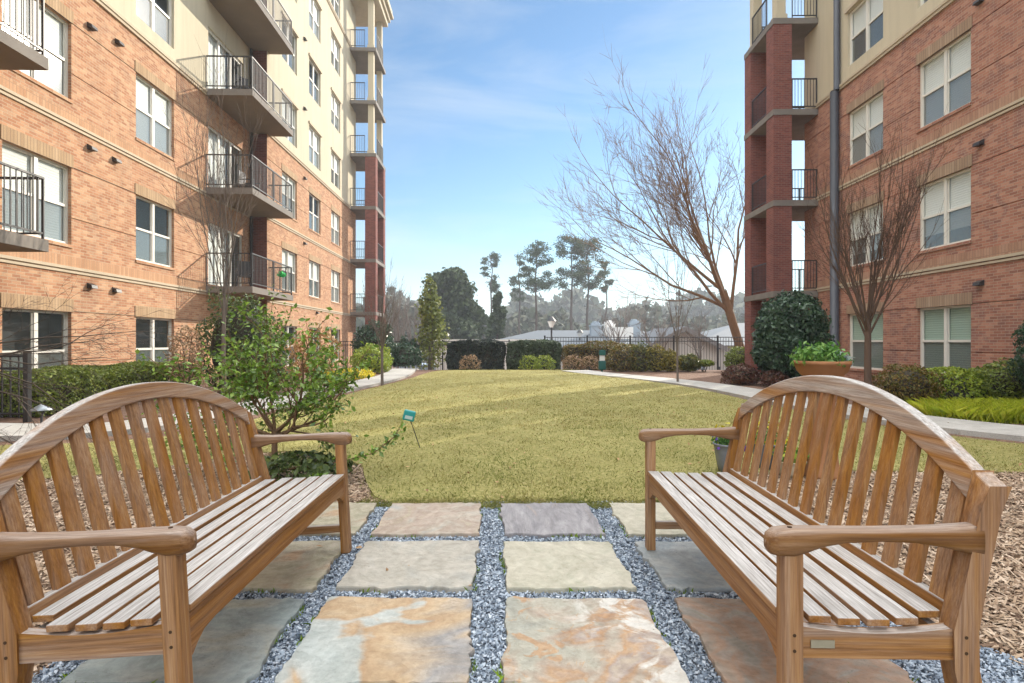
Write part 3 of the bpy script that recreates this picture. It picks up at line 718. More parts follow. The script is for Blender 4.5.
# ------------------------------------------------------------------ buildings
FL = 3.1
WW, WH = 1.66, 1.66
def frame_mesh():
    mb = MB(); t = .055; d = .05   # local: x outward, y along, z up
    mb.box(0,d,0,t,0,WH); mb.box(0,d,WW-t,WW,0,WH); mb.box(0,d,t,WW-t,0,t); mb.box(0,d,t,WW-t,WH-t,WH)
    mb.box(0,d+.004,WW/2-.042,WW/2+.042,t,WH-t)
    for a, b in ((t,WW/2-.05),(WW/2+.05,WW-t)): mb.box(-.005,d-.008,a,b,WH/2-.028,WH/2+.028)
    for a, b in ((t,WW/2-.05),(WW/2+.05,WW-t)):
        for z0, z1 in ((t,WH/2-.028),(WH/2+.028,WH-t)):
            mb.box(.0,d-.018,a,a+.025,z0,z1); mb.box(.0,d-.018,b-.025,b,z0,z1)
    return mb
def data_of(o):
    me = o.data; bpy.data.objects.remove(o); return me
WD = {}
WD['frame'] = data_of(frame_mesh().build('window', M['frame']))
def pane_mesh(z0, z1, mat, x=.012):
    mb = MB()
    for a, b in ((.055,WW/2-.05),(WW/2+.05,WW-.055)): mb.quad((x,a+.02,z0),(x,b-.02,z0),(x,b-.02,z1),(x,a+.02,z1))
    return data_of(mb.build('pane', mat))
WD['pane_up'] = pane_mesh(WH/2+.03, WH-.055, M['glass']); WD['pane_lo'] = pane_mesh(.055, WH/2-.03, M['screen'])
def blind_mesh(z0, mat, x=-.018):
    mb = MB(); mb.box(x-.01,x,.04,WW-.04,z0,WH-.03); return data_of(mb.build('blind', mat))
WD['blind_full'] = blind_mesh(.04, M['blind']); WD['blind_half'] = blind_mesh(WH*.5, M['blind']); WD['blind_green'] = blind_mesh(.04, M['blind_g']); WD['blind_75'] = blind_mesh(WH*.22, M['blind'])
mb = MB(); mb.box(-.5,-.49,-.2,WW+.2,-.2,WH+.2); mb.box(-.49,-.02,-.2,-.19,-.2,WH+.2); mb.box(-.49,-.02,WW+.19,WW+.2,-.2,WH+.2); mb.box(-.49,-.02,-.19,WW+.19,-.2,-.19); mb.box(-.49,-.02,-.19,WW+.19,WH+.19,WH+.2)
WD['room'] = data_of(mb.build('room', M['dark_room']))
def simple_box_data(name, dims, mat):
    mb = MB(); mb.box(*dims); return data_of(mb.build(name, mat))
for sd_, sf in (('l','soldier_l'),('r','soldier_r')):
    WD['lintel_'+sd_] = simple_box_data('lintel', (-.02,.018,-.04,WW+.04,.0,.27), M[sf])
    WD['sillb_'+sd_] = simple_box_data('sill', (-.11,.03,-.02,WW+.02,-.07,-.003), M['brick_'+sd_])
WD['hood'] = simple_box_data('lintel', (-.02,.06,-.08,WW+.08,.03,.13), M['stone_trim'])
def put(name, me, parent, loc, sx=1):
    o = bpy.data.objects.new(name, me); link(o, parent); o.location = loc
    return o
REV = .12
class Bld:
    def __init__(s, name, loc, rz, side, label, brick, stucco, sfx):
        s.root = empty(name, loc, rz, label, 'apartment building'); s.S = side; s.brick = brick; s.stucco = stucco; s.sfx = sfx; s.holes = []
        s.rs = random.Random(11 if side > 0 else 23)
    def wall(s, n0, s0, s1, z0, z1, holes, grooves, mat, gd=.02):
        S = s.S
        gr = [g for g in grooves if z0 < g < z1]
        ss = sorted(set([s0,s1]+[h[0] for h in holes]+[h[1] for h in holes])); ss = [v for v in ss if s0 <= v <= s1]
        zz = sorted(set([z0,z1]+[v for h in holes for v in h[2:4] if z0 < v < z1]+[g-.011 for g in gr]+[g+.011 for g in gr]))
        mb = MB(); X = lambda n: S*n
        for a, b in zip(ss, ss[1:]):
            for c, d in zip(zz, zz[1:]):
                mc, mz = (a+b)/2, (c+d)/2
                if any(h[0] < mc < h[1] and h[2] < mz < h[3] for h in holes): continue
                if any(abs(mz-g) < .011 and d-c < .03 for g in gr):
                    mb.quad((X(n0-gd),a,c),(X(n0-gd),b,c),(X(n0-gd),b,d),(X(n0-gd),a,d))
                    mb.quad((X(n0-gd),a,c),(X(n0-gd),b,c),(X(n0),b,c),(X(n0),a,c)); mb.quad((X(n0-gd),a,d),(X(n0-gd),b,d),(X(n0),b,d),(X(n0),a,d))
                else: mb.quad((X(n0),a,c),(X(n0),b,c),(X(n0),b,d),(X(n0),a,d))
        for h in holes:
            if not (s0 <= h[0] and h[1] <= s1 and z0 <= h[2] and h[3] <= z1): continue
            a, b, c, d = h[:4]; n1 = n0-.2
            mb.quad((X(n0),a,c),(X(n1),a,c),(X(n1),a,d),(X(n0),a,d)); mb.quad((X(n0),b,c),(X(n1),b,c),(X(n1),b,d),(X(n0),b,d))
            mb.quad((X(n0),a,c),(X(n0),b,c),(X(n1),b,c),(X(n1),a,c)); mb.quad((X(n0),a,d),(X(n0),b,d),(X(n1),b,d),(X(n1),a,d))
        return mb.build('wall', mat, s.root)
    def window(s, n0, s0, z0, brick=True, blind=None, hood=True):
        """lower-left corner of the opening"""
        S = s.S
        w_ = put('window', WD['frame'], s.root, (S*(n0-REV), s0, z0))
        if S < 0: w_.scale = (-1,1,1)
        put('pane', WD['pane_up'], w_, (0,0,0)); put('pane', WD['pane_lo'], w_, (0,0,0))
        bl = blind or (s.rs.choice(['none','none','blind_half']) if (s.S > 0 and z0 < 1) else None) or s.rs.choice(['blind_full','blind_full','blind_75','blind_half','none'])
        if bl != 'none': put('blind', WD[bl], w_, (0,0,0))
        put('room_box', WD['room'], w_, (0,0,0))
        if brick:
            put('lintel', WD['lintel_'+s.sfx], w_, (REV,0,WH)); put('sill', WD['sillb_'+s.sfx], w_, (REV,0,0))
        elif hood: put('lintel', WD['hood'], w_, (REV,0,WH))
        return w_
    def belt(s, n0, s0, s1, z):
        mb = MB(); S = s.S
        mb.box(S*(n0-.01), S*(n0+.022), s0, s1, z+.05, z+.27, 0)
        mb.box(S*(n0-.01), S*(n0+.045), s0, s1, z-.01, z+.05, 1)
        mb.box(S*(n0-.01), S*(n0+.030), s0, s1, z-.085, z-.035, 1)
        return mb.build('belt_course', None, s.root, mats=[M['belt_'+s.sfx], M['stone_trim']])
    def trim(s, n0, s0, s1, z):
        mb = MB(); S = s.S
        mb.box(S*(n0-.01), S*(n0+.05), s0, s1, z-.02, z+.06); mb.box(S*(n0-.01), S*(n0+.075), s0, s1, z+.06, z+.13)
        return mb.build('trim_band', M['stone_trim'], s.root)
    def vent(s, n0, sc, z):
        mb = MB(); S = s.S
        mb.add([(S*n0,sc-.09,z-.05),(S*n0,sc+.09,z-.05),(S*n0,sc-.09,z+.07),(S*n0,sc+.09,z+.07),(S*(n0+.12),sc-.09,z-.05),(S*(n0+.12),sc+.09,z-.05),(S*(n0+.1),sc-.09,z+.02),(S*(n0+.1),sc+.09,z+.02)],
               [(0,1,3,2),(4,6,7,5),(0,4,5,1),(2,3,7,6),(0,2,6,4),(1,5,7,3)])
        mb.build('vent', M['bark_dark'] if False else M['rail'], s.root)
def rail_run(mb, p0, p1, zb, h=1.06, post=True, sp=.105):
    p0 = Vector(p0); p1 = Vector(p1); L = (p1-p0).length; t = (p1-p0)/L; nn = Vector((-t.y,t.x))
    def bar(a, b, w, z0, z1):
        A = p0+t*a; B = p0+t*b; o = nn*w
        vs = [(A-o).to_tuple()+(z0,),(B-o).to_tuple()+(z0,),(B+o).to_tuple()+(z0,),(A+o).to_tuple()+(z0,),(A-o).to_tuple()+(z1,),(B-o).to_tuple()+(z1,),(B+o).to_tuple()+(z1,),(A+o).to_tuple()+(z1,)]
        mb.add(vs, [(0,3,2,1),(4,5,6,7),(0,1,5,4),(1,2,6,5),(2,3,7,6),(3,0,4,7)])
    bar(0, L, .022, zb+h-.035, zb+h); bar(0, L, .014, zb+.09, zb+.12)
    n = max(1, round(L/1.6))
    for i in range(n+1): c = L*i/n; bar(max(0,c-.02), min(L,c+.02), .0205, zb+.001, zb+h-.034)
    k = int(L/sp)
    for i in range(1, k):
        c = L*i/k
        bar(c-.007, c+.007, .0072, zb+.12, zb+h-.035)
def make_balcony_data(n1, length):
    mb = MB(); mb.box(0,n1,0,length,-.20,0,0); mb.quad((0,0,-.2015),(n1,0,-.2015),(n1,length,-.2015),(0,length,-.2015),1)
    slab = mb
    r_ = MB(); e = .05
    rail_run(r_, (.02,e), (n1-e,e), 0); rail_run(r_, (n1-e,e), (n1-e,length-e), 0); rail_run(r_, (n1-e,length-e), (.02,length-e), 0)
    me = bpy.data.meshes.new('balcony'); o = slab.build('balcony', None, mats=[M['concrete'],M['soffit']]); d1 = data_of(o)
    d2 = data_of(r_.build('railing', M['rail'])); return d1, d2
BD = make_balcony_data(1.47, 3.5)
def balcony(b, n0, s0, z, D=BD):
    o = put('balcony', D[0], b.root, (b.S*n0, s0, z))
    if b.S < 0: o.scale = (-1,1,1)
    put('railing', D[1], o, (0,0,0)); return o
def door_data(W_, H_):
    mb = MB(); t = .07; d = .05
    mb.box(0,d,0,t,0,H_); mb.box(0,d,W_-t,W_,0,H_); mb.box(0,d,t,W_-t,0,t); mb.box(0,d,t,W_-t,H_-t,H_)
    for c in (W_/3, 2*W_/3): mb.box(0,d,c-.045,c+.045,t,H_-t)
    f = data_of(mb.build('balcony_door', M['frame']))
    mb = MB()
    for a, b in ((t,W_/3-.045),(W_/3+.045,2*W_/3-.045),(2*W_/3+.045,W_-t)): mb.quad((.012,a,t),(.012,b,t),(.012,b,H_-t),(.012,a,H_-t))
    g = data_of(mb.build('pane', M['glass']))
    mb = MB(); mb.box(-.08,-.07,.02,W_*.62,.02,H_-.02); bl = data_of(mb.build('blind', M['blind']))
    mb = MB(); mb.box(-.5,-.49,-.1,W_+.1,0,H_); return f, g, bl, data_of(mb.build('room', M['dark_room']))
DW, DH = 2.45, 2.12
DD = door_data(DW, DH)
def door(b, n0, s0, z):
    o = put('balcony_door', DD[0], b.root, (b.S*(n0-REV), s0, z))
    if b.S < 0: o.scale = (-1,1,1)
    put('pane', DD[1], o, (0,0,0)); put('blind', DD[2], o, (0,0,0)); put('room_box', DD[3], o, (0,0,0)); return o

def tower(b, n0, t0, wend, depth, fz, nfl, roof_z, pier_h_idx=3):
    """corner balconies: slab from t0 to t0+depth, reaching 1.5 m out and wrapping behind the wall end"""
    S = b.S; N1 = n0+1.52; s1 = t0+depth
    poly = [(n0,t0),(N1,t0),(N1,s1),(n0-2.6,s1),(n0-2.6,wend),(n0,wend)]
    mb = MB(); mb.prism([(S*p, q) for p, q in poly], 2, -.2, 0, 0)
    sl = data_of(mb.build('corner_balcony', M['concrete']))
    r_ = MB(); e = .06
    runs = [((S*(n0+.02),t0+e),(S*(N1-.66),t0+e)), ((S*(N1-e),t0+.62),(S*(N1-e),s1-.62)), ((S*(N1-.66),s1-e),(S*(n0-2.0),s1-e))]
    rds = []
    for p_, q_ in runs: r_ = MB(); rail_run(r_, p_, q_, 0); rds.append(data_of(r_.build('railing', M['rail'])))
    for i in range(nfl):
        z = fz+i*FL; o = put('corner_balcony', sl, b.root, (0,0,z))
        for rd in rds: put('railing', rd, o, (0,0,0))
    spots = [(N1-.02-.62, t0+.02, t0+.57), (N1-.02-.62, s1-.57, s1-.02), (n0-2.55, s1-.57, s1-.02)]
    for i, (na, sa, sb) in enumerate(spots):
        mb = MB(); zt = fz+pier_h_idx*FL-.2
        prev = -.6
        zs = []
        for k in range(pier_h_idx+1):
            a = -.6 if k == 0 else fz+(k-1)*FL+.001; c = fz+k*FL-.201
            # pier in lifts with recessed joints
            nz_ = 3; hh = (c-a)/nz_
            for q in range(nz_):
                mb.box(S*na, S*(na+.62), sa, sb, a+q*hh+(.012 if q else 0), a+(q+1)*hh)
                if q: mb.box(S*(na+.015), S*(na+.605), sa+.015, sb-.015, a+q*hh, a+q*hh+.012)
        mb.build('brick_pier', M['brick_pier'], b.root)
        mb = MB(); cn, cs = S*(na+.31), (sa+sb)/2
        for k in range(pier_h_idx+1, nfl+1):
            a = fz+(k-1)*FL+.001; c = (fz+k*FL if k < nfl else roof_z)-.201
            if c-a < .5: continue
            mb.box(cn-.16, cn+.16, cs-.16, cs+.16, a, c); mb.box(cn-.2, cn+.2, cs-.2, cs+.2, a+.001, a+.2)
        mb.build('column', b.stucco, b.root)
    # roof over the tower
    mb = MB()
    for k, (o_, z0, z1) in enumerate(((.12,-.2,.15),(.25,.15,.45),(.42,.45,.62),(.36,.62,.95))):
        pp = [(n0-2.6,t0-o_),(N1+o_,t0-o_),(N1+o_,s1+o_),(n0-2.6,s1+o_)]
        mb.prism([(S*p, q) for p, q in pp], 2, roof_z+z0, roof_z+z1-.002, 0)
    mb.build('cornice', M['stucco'] if True else None, b.root)

# ---- left building (belts at 2.69 + k*3.1)
LB = Bld('apartment_building', (-9.09,0,0), R(1.776), 1, 'seven storey orange brick and cream apartment building on the left, sunlit, with long balconies', M['brick_l'], M['stucco'], 'l')
B1 = 2.69; ROOF = 22.4
COLS1 = [2.6, 6.35, 10.15, 13.93]; DOORS = 17.45
COLS2 = [21.95, 25.15, 28.55]
def window_grid(b, n0, cols, floors, B1, brick_top, skip=()):
    holes = []
    for c in cols:
        for k in floors:
            if (c,k) in skip: continue
            z0 = B1+(k-2)*FL+.52; holes.append((c, c+WW, z0, z0+WH))
            b.window(n0, c, z0, z0 < brick_top)
    return holes
grooves = [B1+(k-2)*FL+dz for k in range(1,4) for dz in (1.1, 2.19)]
BT = B1+2*FL
h1 = window_grid(LB, 0, COLS1, range(1,8), B1, BT)
for k in range(2,8):
    z = B1+(k-2)*FL+.14; h1.append((DOORS, DOORS+DW, z, z+DH)); door(LB, 0, DOORS, z)
    balcony(LB, 0, 17.25, z+.04); balcony(LB, 0, 5.85, z+.04)
LB.wall(0, -8, 20.5, -.6, BT, [h for h in h1 if h[3] < BT], grooves, M['brick_l'])
LB.wall(0, -8, 20.5, BT, ROOF, [h for h in h1 if h[2] > BT], [], M['stucco'])
N2 = .59
h2 = window_grid(LB, N2, COLS2, range(1,8), B1, BT)
LB.wall(N2, 20.5, 33.6, -.6, BT, [h for h in h2 if h[3] < BT], grooves, M['brick_l'])
LB.wall(N2, 20.5, 33.6, BT, ROOF, [h for h in h2 if h[2] > BT], [], M['stucco'])
for k in range(2): LB.belt(0, -8, 20.5, B1+k*FL); LB.belt(N2, 20.5, 33.6, B1+k*FL)
LB.trim(0, -8, 20.5, BT); LB.trim(N2, 20.5, 33.6, BT)
LB.trim(0, -8, 20.5, BT+3*FL+.2); LB.trim(N2, 20.5, 33.6, BT+3*FL+.2)
mb = MB()   # return wall, ends, back and roof
mb.quad((0,20.5,-.6),(N2,20.5,-.6),(N2,20.5,ROOF),(0,20.5,ROOF)); mb.build('return_wall', M['brick_pier'], LB.root)  # shade of the return is put into its colour with darker brick
mb = MB(); mb.quad((N2,33.6,-.6),(-15,33.6,-.6),(-15,33.6,BT),(N2,33.6,BT)); mb.quad((0,-8,-.6),(-15,-8,-.6),(-15,-8,BT),(0,-8,BT)); mb.quad((-15,-8,-.6),(-15,33.6,-.6),(-15,33.6,BT),(-15,-8,BT))
mb.build('end_wall', M['brick_l'], LB.root)
mb = MB(); mb.quad((N2,33.6,BT),(-15,33.6,BT),(-15,33.6,ROOF),(N2,33.6,ROOF)); mb.quad((0,-8,BT),(-15,-8,BT),(-15,-8,ROOF),(0,-8,ROOF)); mb.quad((-15,-8,BT),(-15,33.6,BT),(-15,33.6,ROOF),(-15,-8,ROOF))
mb.build('end_wall', M['stucco'], LB.root)
mb = MB(); mb.box(-15.3,.3,-8.3,20.5,ROOF,ROOF+.6); mb.box(-15.3,N2+.3,20.5,33.9,ROOF,ROOF+.599); mb.build('parapet', M['stucco'], LB.root)
for s_, z in ((12.35,2.38),(13.15,2.36),(12.35,5.48),(13.15,5.47),(12.35,8.2),(13.25,8.33),(26.9-.7,2.3+.2),(24.5,5.5),(24.5,8.4),(24.5,11.5),(24.5,14.6)):
    LB.vent(0 if s_ < 20 else N2, s_, z)
tower(LB, N2, 32.2, 33.6, 2.9, B1+.18, 6, B1+.18+6*FL)
mb = MB(); mb.tube([(.07,20.38,0),(.07,20.38,ROOF)], .05, 8); mb.build('downspout', M['rail'], LB.root)

# ---- right building
RB = Bld('apartment_building', (10.14,0,0), R(-.83), -1, 'red brick and tan apartment building on the right, in shade, with a dark downspout', M['brick_r'], M['stucco_r'], 'r')
B1R = 2.90; BTR = B1R+2*FL
COLSR = [1.0, 4.7, 8.55, 12.37, 15.36]
groovesR = [B1R+(k-2)*FL+dz for k in range(1,4) for dz in (1.1, 2.19)]
hr = []
for c in COLSR:
    for k in range(1,8):
        z0 = B1R+(k-2)*FL+.52; hr.append((c, c+WW, z0, z0+WH))
        RB.window(0, c, z0, z0 < BTR, {1:'blind_green',2:'blind_75',3:'blind_full'}.get(k))
RB.wall(0, -8, 19.6, -.6, BTR, [h for h in hr if h[3] < BTR], groovesR, M['brick_r'])
RB.wall(0, -8, 19.6, BTR, ROOF, [h for h in hr if h[2] > BTR], [], M['stucco_r'])
for k in range(2): RB.belt(0, -8, 19.6, B1R+k*FL)
RB.trim(0, -8, 19.6, BTR); RB.trim(0, -8, 19.6, BTR+3*FL)
mb = MB(); mb.quad((0,19.6,-.6),(15,19.6,-.6),(15,19.6,BTR),(0,19.6,BTR)); mb.quad((0,-8,-.6),(15,-8,-.6),(15,-8,BTR),(0,-8,BTR)); mb.quad((15,-8,-.6),(15,19.6,-.6),(15,19.6,BTR),(15,-8,BTR)); mb.build('end_wall', M['brick_r'], RB.root)
mb = MB(); mb.quad((0,19.6,BTR),(15,19.6,BTR),(15,19.6,ROOF),(0,19.6,ROOF)); mb.quad((0,-8,BTR),(15,-8,BTR),(15,-8,ROOF),(0,-8,ROOF)); mb.quad((15,-8,BTR),(15,19.6,BTR),(15,19.6,ROOF),(15,-8,ROOF)); mb.build('end_wall', M['stucco_r'], RB.root)
mb = MB(); mb.box(-.3,15.3,-8.3,19.9,ROOF,ROOF+.6); mb.build('parapet', M['stucco_r'], RB.root)
for s_, z in ((12.1,2.36+.06),(12.1,5.50),(12.1,8.63),(12.1-.0,11.6)): RB.vent(0, s_, z)
tower(RB, 0, 18.7, 19.6, 2.45, B1R-.05, 6, B1R-.05+6*FL)
mb = MB(); mb.tube([(-.14,17.5,-.3),(-.14,17.5,9.05),(-.14,17.5,9.1)], [.125,.125,.11], 10); mb.tube([(-.11,17.42,9.1),(-.11,17.42,ROOF)], .09, 10)
mb.build('downspout', M['steel_grey'], RB.root, True)

# ------------------------------------------------------------------ plants
def rand_dirs(n):
    v = RNG.normal(size=(n,3)); return v/np.linalg.norm(v,axis=1,keepdims=True)
def leaves(name, Pn, size, mat, parent=None, aspect=.5, nrm=None, spread=.8, fold=.25):
    """diamond leaves; nrm biases the facing"""
    n = len(Pn); a = rand_dirs(n); 
    if nrm is not None:
        nn = nrm+RNG.normal(0, spread, (n,3)); nn /= np.linalg.norm(nn,axis=1,keepdims=True)+1e-9
    else: nn = rand_dirs(n)
    t = a-np.sum(a*nn,1,keepdims=True)*nn; t /= np.linalg.norm(t,axis=1,keepdims=True)+1e-9
    b = np.cross(nn, t); s = size*RNG.uniform(.45,1.5,n)[:,None]
    p0 = Pn-t*s*.5; p2 = Pn+t*s*.5; p1 = Pn+b*s*aspect*.5+nn*s*fold*.4; p3 = Pn-b*s*aspect*.5+nn*s*fold*.4
    V = np.stack([p0,p1,p2,p3],1).reshape(-1,3)
    f = np.array([[0,1,2],[0,2,3]]); Fq = (f[None]+np.arange(n)[:,None,None]*4).reshape(-1,3)
    return np_obj(name, V, Fq, mat, parent)
def wob(Pn, k, seed=0):
    return (np.sin(Pn[:,0]*k+seed)*np.sin(Pn[:,1]*k*1.3+seed*2)+np.sin(Pn[:,2]*k*1.7+seed*3+Pn[:,0]*k*.6))*.5
def ell_pts(n, c, r_, shell=.55, amp=.12, k=3.0, zmin=None, seed=0):
    d = rand_dirs(n); rad = (shell+(1-shell)*RNG.uniform(0,1,n)**.5)
    rad *= 1+amp*wob(d*2, k, seed)+.06*wob(d*5, 3.0, seed+4); rad += (RNG.uniform(0,1,n) < .05)*RNG.uniform(0,.16,n); Pn = d*rad[:,None]*np.array(r_)+np.array(c)
    if zmin is not None: m = Pn[:,2] > zmin; Pn, d = Pn[m], d[m]
    return Pn, d
def box_pts(n, x0,x1,y0,y1,z0,z1, amp=.06, k=2.5):
    f = RNG.uniform(0,1,n); ax = (x1-x0)/2; ay = (y1-y0)/2; hz = z1-z0
    Au = 4*ax*ay; As1 = 2*ay*hz; As2 = 2*ax*hz; tot = Au+2*As1+2*As2; cx, cy = (x0+x1)/2, (y0+y1)/2
    Pn = np.zeros((n,3)); Nn = np.zeros((n,3)); u = RNG.uniform(-1,1,n); v = RNG.uniform(-1,1,n); dep = np.abs(RNG.normal(0,.045,n))
    c = np.cumsum([Au,As1,As1,As2,As2])/tot; w_ = np.searchsorted(c, f)
    for i in range(5):
        m = w_ == i; q = m.sum()
        if i == 0: Pn[m] = np.stack([cx+u[m]*ax, cy+v[m]*ay, np.full(q,z1)-dep[m]],1); Nn[m] = (0,0,1)
        elif i < 3: s_ = -1 if i == 1 else 1; Pn[m] = np.stack([np.full(q,cx+s_*ax)-s_*dep[m], cy+u[m]*ay, z0+(v[m]+1)/2*hz],1); Nn[m] = (s_,0,0)
        else: s_ = -1 if i == 3 else 1; Pn[m] = np.stack([cx+u[m]*ax, np.full(q,cy+s_*ay)-s_*dep[m], z0+(v[m]+1)/2*hz],1); Nn[m] = (0,s_,0)
    # round the shoulders
    rr = .14; q = Pn.copy()
    over = np.maximum(0, Pn[:,2]-(z1-rr))/rr; e = np.maximum(np.abs(Pn[:,0]-cx)/ax, np.abs(Pn[:,1]-cy)/ay)
    edge = np.clip((e-.8)/.2,0,1); Pn[:,2] -= edge**2*rr*.7*(over>0)
    Pn += Nn*(amp*wob(Pn, k))[:,None]
    return Pn, Nn
def trunk_tubes(mb, pos, dir_, length, rad, depth, prm, rs):
    """recursive branching"""
    n = 3 if depth > 0 else 2; pts = [Vector(pos)]; rads = [rad]; d = Vector(dir_).normalized(); p = Vector(pos)
    for i in range(n):
        d = (d+Vector((rs.gauss(0,1),rs.gauss(0,1),rs.gauss(0,1)))*prm['wig']+Vector((0,0,prm['up']))*.12).normalized()
        p = p+d*length/n; pts.append(p.copy()); rads.append(rad*(1-(1-prm['taper'])*(i+1)/n))
    mb.tube(pts, rads, 6 if rad > .02 else 4 if rad > .006 else 3, cap=False)
    prm.setdefault('tips', []).append((pts[-1], d.copy(), depth))
    if depth <= 0: return
    k = prm['kids'][min(len(prm['kids'])-1, prm['depth']-depth)]
    for i in range(k):
        if i == 0 and prm.get('leader', True): t = 1.0; ang = prm['ang']*.35; base = pts[-1]; bd = d; br = rads[-1]; L = length*prm['ls']
        else:
            t = rs.uniform(prm.get('tmin',.25), 1.0); j = min(n-1, int(t*n)); base = pts[j].lerp(pts[j+1], t*n-j); bd = (pts[j+1]-pts[j]).normalized()
            ang = prm['ang']*rs.uniform(.7,1.3); br = max(rads[j+1]*rs.uniform(.5,.75), prm.get('rmin',.002)); L = length*prm['ls']*rs.uniform(.6,1.0)
        az = rs.uniform(0, 2*PI); q = bd.orthogonal().normalized(); q.rotate(Matrix.Rotation(az, 3, bd))
        nd = bd*math.cos(ang)+q*math.sin(ang)
        trunk_tubes(mb, base, nd, L, br, depth-1, prm, rs)
def bare_tree(name, base, stem, label, cat, mat, prm, seed, group=None, r0=.05, lean=(0,0,1), first=None, parts=True):
    root = empty(name, base, 0, label, cat, group); rs = random.Random(seed)
    mb = MB(); top = Vector(lean).normalized()*stem
    mb.tube([(0,0,-.15),(0,0,0),top*.5+Vector((rs.gauss(0,.02),rs.gauss(0,.02),0))*stem*.3,top], [r0*1.25,r0*1.05,r0*.9,r0*.8], 10, cap=False)
    mb.build('trunk', mat, root, True)
    mb = MB(); prm = dict(prm)
    for i in range(prm['stems']):
        az = 2*PI*i/prm['stems']+rs.uniform(-.4,.4); a = prm['fan']*rs.uniform(.6,1.15) if i else prm['fan']*.15
        d = Vector((math.cos(az)*math.sin(a), math.sin(az)*math.sin(a), math.cos(a)))
        if first: d = Vector(first[i%len(first)])
        z = top*(1-.0 if i < 2 else rs.uniform(.72,1.0))
        trunk_tubes(mb, z, d, prm['len']*rs.uniform(.8,1.1), r0*prm.get('rf',.5), prm['depth'], prm, rs)
    mb.build('branches', mat, root, True)
    return root, prm
VASE = dict(stems=8, fan=.42, len=1.5, depth=4, kids=[4,3,3,2], ang=.34, ls=.64, wig=.05, up=.7, taper=.55, rf=.42, rmin=.0035)
bare_tree('young_tree', G(868,404), 1.55, 'bare vase shaped young tree in front of the red brick wall behind the right bench', 'tree', M['bark_brown2'], dict(VASE, stems=13, fan=.48, len=1.5, rf=.32, kids=[5,4,3,2]), 3, r0=.065)
bare_tree('young_tree', (-5.75,11.0,0), 2.0, 'tall bare young tree before the left balconies', 'tree', M['bark_grey'], dict(VASE, len=2.0, fan=.25, stems=9, rf=.32, kids=[4,4,3,2]), 5, r0=.045)
bare_tree('young_tree', (-3.35,14.2,0), .95, 'small bare tree with upright branches at the left walk edge', 'tree', M['bark_grey'], dict(VASE, len=.95, fan=.34, stems=9, kids=[4,3,3], rmin=.003), 9, r0=.038)
bare_tree('young_tree', (4.55,15.1,0), 1.3, 'thin bare sapling on the right edge of the lawn', 'tree', M['bark_grey'], dict(VASE, len=1.5, fan=.3, stems=6, kids=[3,3,2], rf=.45), 12, r0=.03)
bare_tree('crepe_myrtle', (-6.05,5.5,0), .9, 'bare spreading branches reaching in at the left edge of the frame', 'tree', M['bark_dark'], dict(stems=9, fan=1.15, len=1.25, depth=4, kids=[4,4,3,3], ang=.55, ls=.62, wig=.14, up=-.45, taper=.5, rf=.22, rmin=.0018), 15, r0=.06,
    first=[(1,.1,.3),(.9,.5,.15),(.7,.9,.3),(1,.3,.0),(-.2,.3,1),(.3,-.6,.5),(.95,.1,.55),(.8,.6,.45),(.9,-.1,.15)])
# large bare tree beyond the fence, leaning in from the right
bt, _ = bare_tree('bare_tree', (11.3,26.0,-.9), 4.6, 'large bare tree with orange brown trunk leaning out beside the right brick tower', 'tree', M['bark_brown'],
    dict(stems=8, fan=.6, len=4.2, depth=5, kids=[5,4,4,3,3], ang=.44, ls=.71, wig=.09, up=.45, taper=.5, rf=.40, rmin=.007), 21, r0=.22, lean=(-.30,0,1), first=[(-.45,0,1),(-.85,.1,.62),(-.6,-.2,1.0),(-.95,.2,.45),(-.12,.1,1),(-.85,-.1,.85),(-.3,.1,1),(.1,0,1)])

def shrub(name, label, cat, mat, blobs, n, size, group=None, stem=None, aspect=.55, core=True, zmin=.02, spread=.8, amp=.14):
    c0 = blobs[0][0]; root = empty(name, (c0[0], c0[1], 0), 0, label, cat, group)
    o = np.array([c0[0], c0[1], 0]); Ps = []; Ns = []; tot = sum(b[1][0]*b[1][2]+b[1][1]*b[1][2] for b in blobs)
    for i, (c, r_) in enumerate(blobs):
        m = int(n*(r_[0]*r_[2]+r_[1]*r_[2])/tot); a, b = ell_pts(m, np.array(c)-o, r_, .7, amp, 3.0, zmin, i+n*.01); Ps.append(a); Ns.append(b)
    leaves('foliage', np.concatenate(Ps), size, mat, root, aspect, np.concatenate(Ns), spread)
    rs = random.Random(n); mb = MB()
    for c, r_ in blobs:
        for k in range(9):
            a = rs.uniform(0,2*PI); q = Vector((c[0]-o[0]+math.cos(a)*r_[0]*.7*rs.random(), c[1]-o[1]+math.sin(a)*r_[1]*.7*rs.random(), c[2]+r_[2]*rs.uniform(.1,.8)))
            b = Vector((rs.uniform(-.08,.08), rs.uniform(-.08,.08), -.03)); mb.tube([b, b.lerp(q,.5)+Vector((rs.gauss(0,.04),rs.gauss(0,.04),0)), q], [.012,.008,.003], 4, cap=False)
    mb.build('stems', M['twig'], root)
    if core:
        mb = MB()
        for c, r_ in blobs:
            pr = [(max(.01,math.sin(PI*i/8))*1, -math.cos(PI*i/8)) for i in range(9)]
            n0 = len(mb.v); mb.lathe(pr, (0,0,0), 14)
            for j in range(n0, len(mb.v)):
                v = mb.v[j]; mb.v[j] = Vector((c[0]-o[0]+v.x*r_[0]*.66, c[1]-o[1]+v.y*r_[1]*.66, max(.0, c[2]+v.z*r_[2]*.7)))
        mb.build('dark_core', M['twig'], root, True)  # solid dark core put inside the leaves to block see-through
    return root
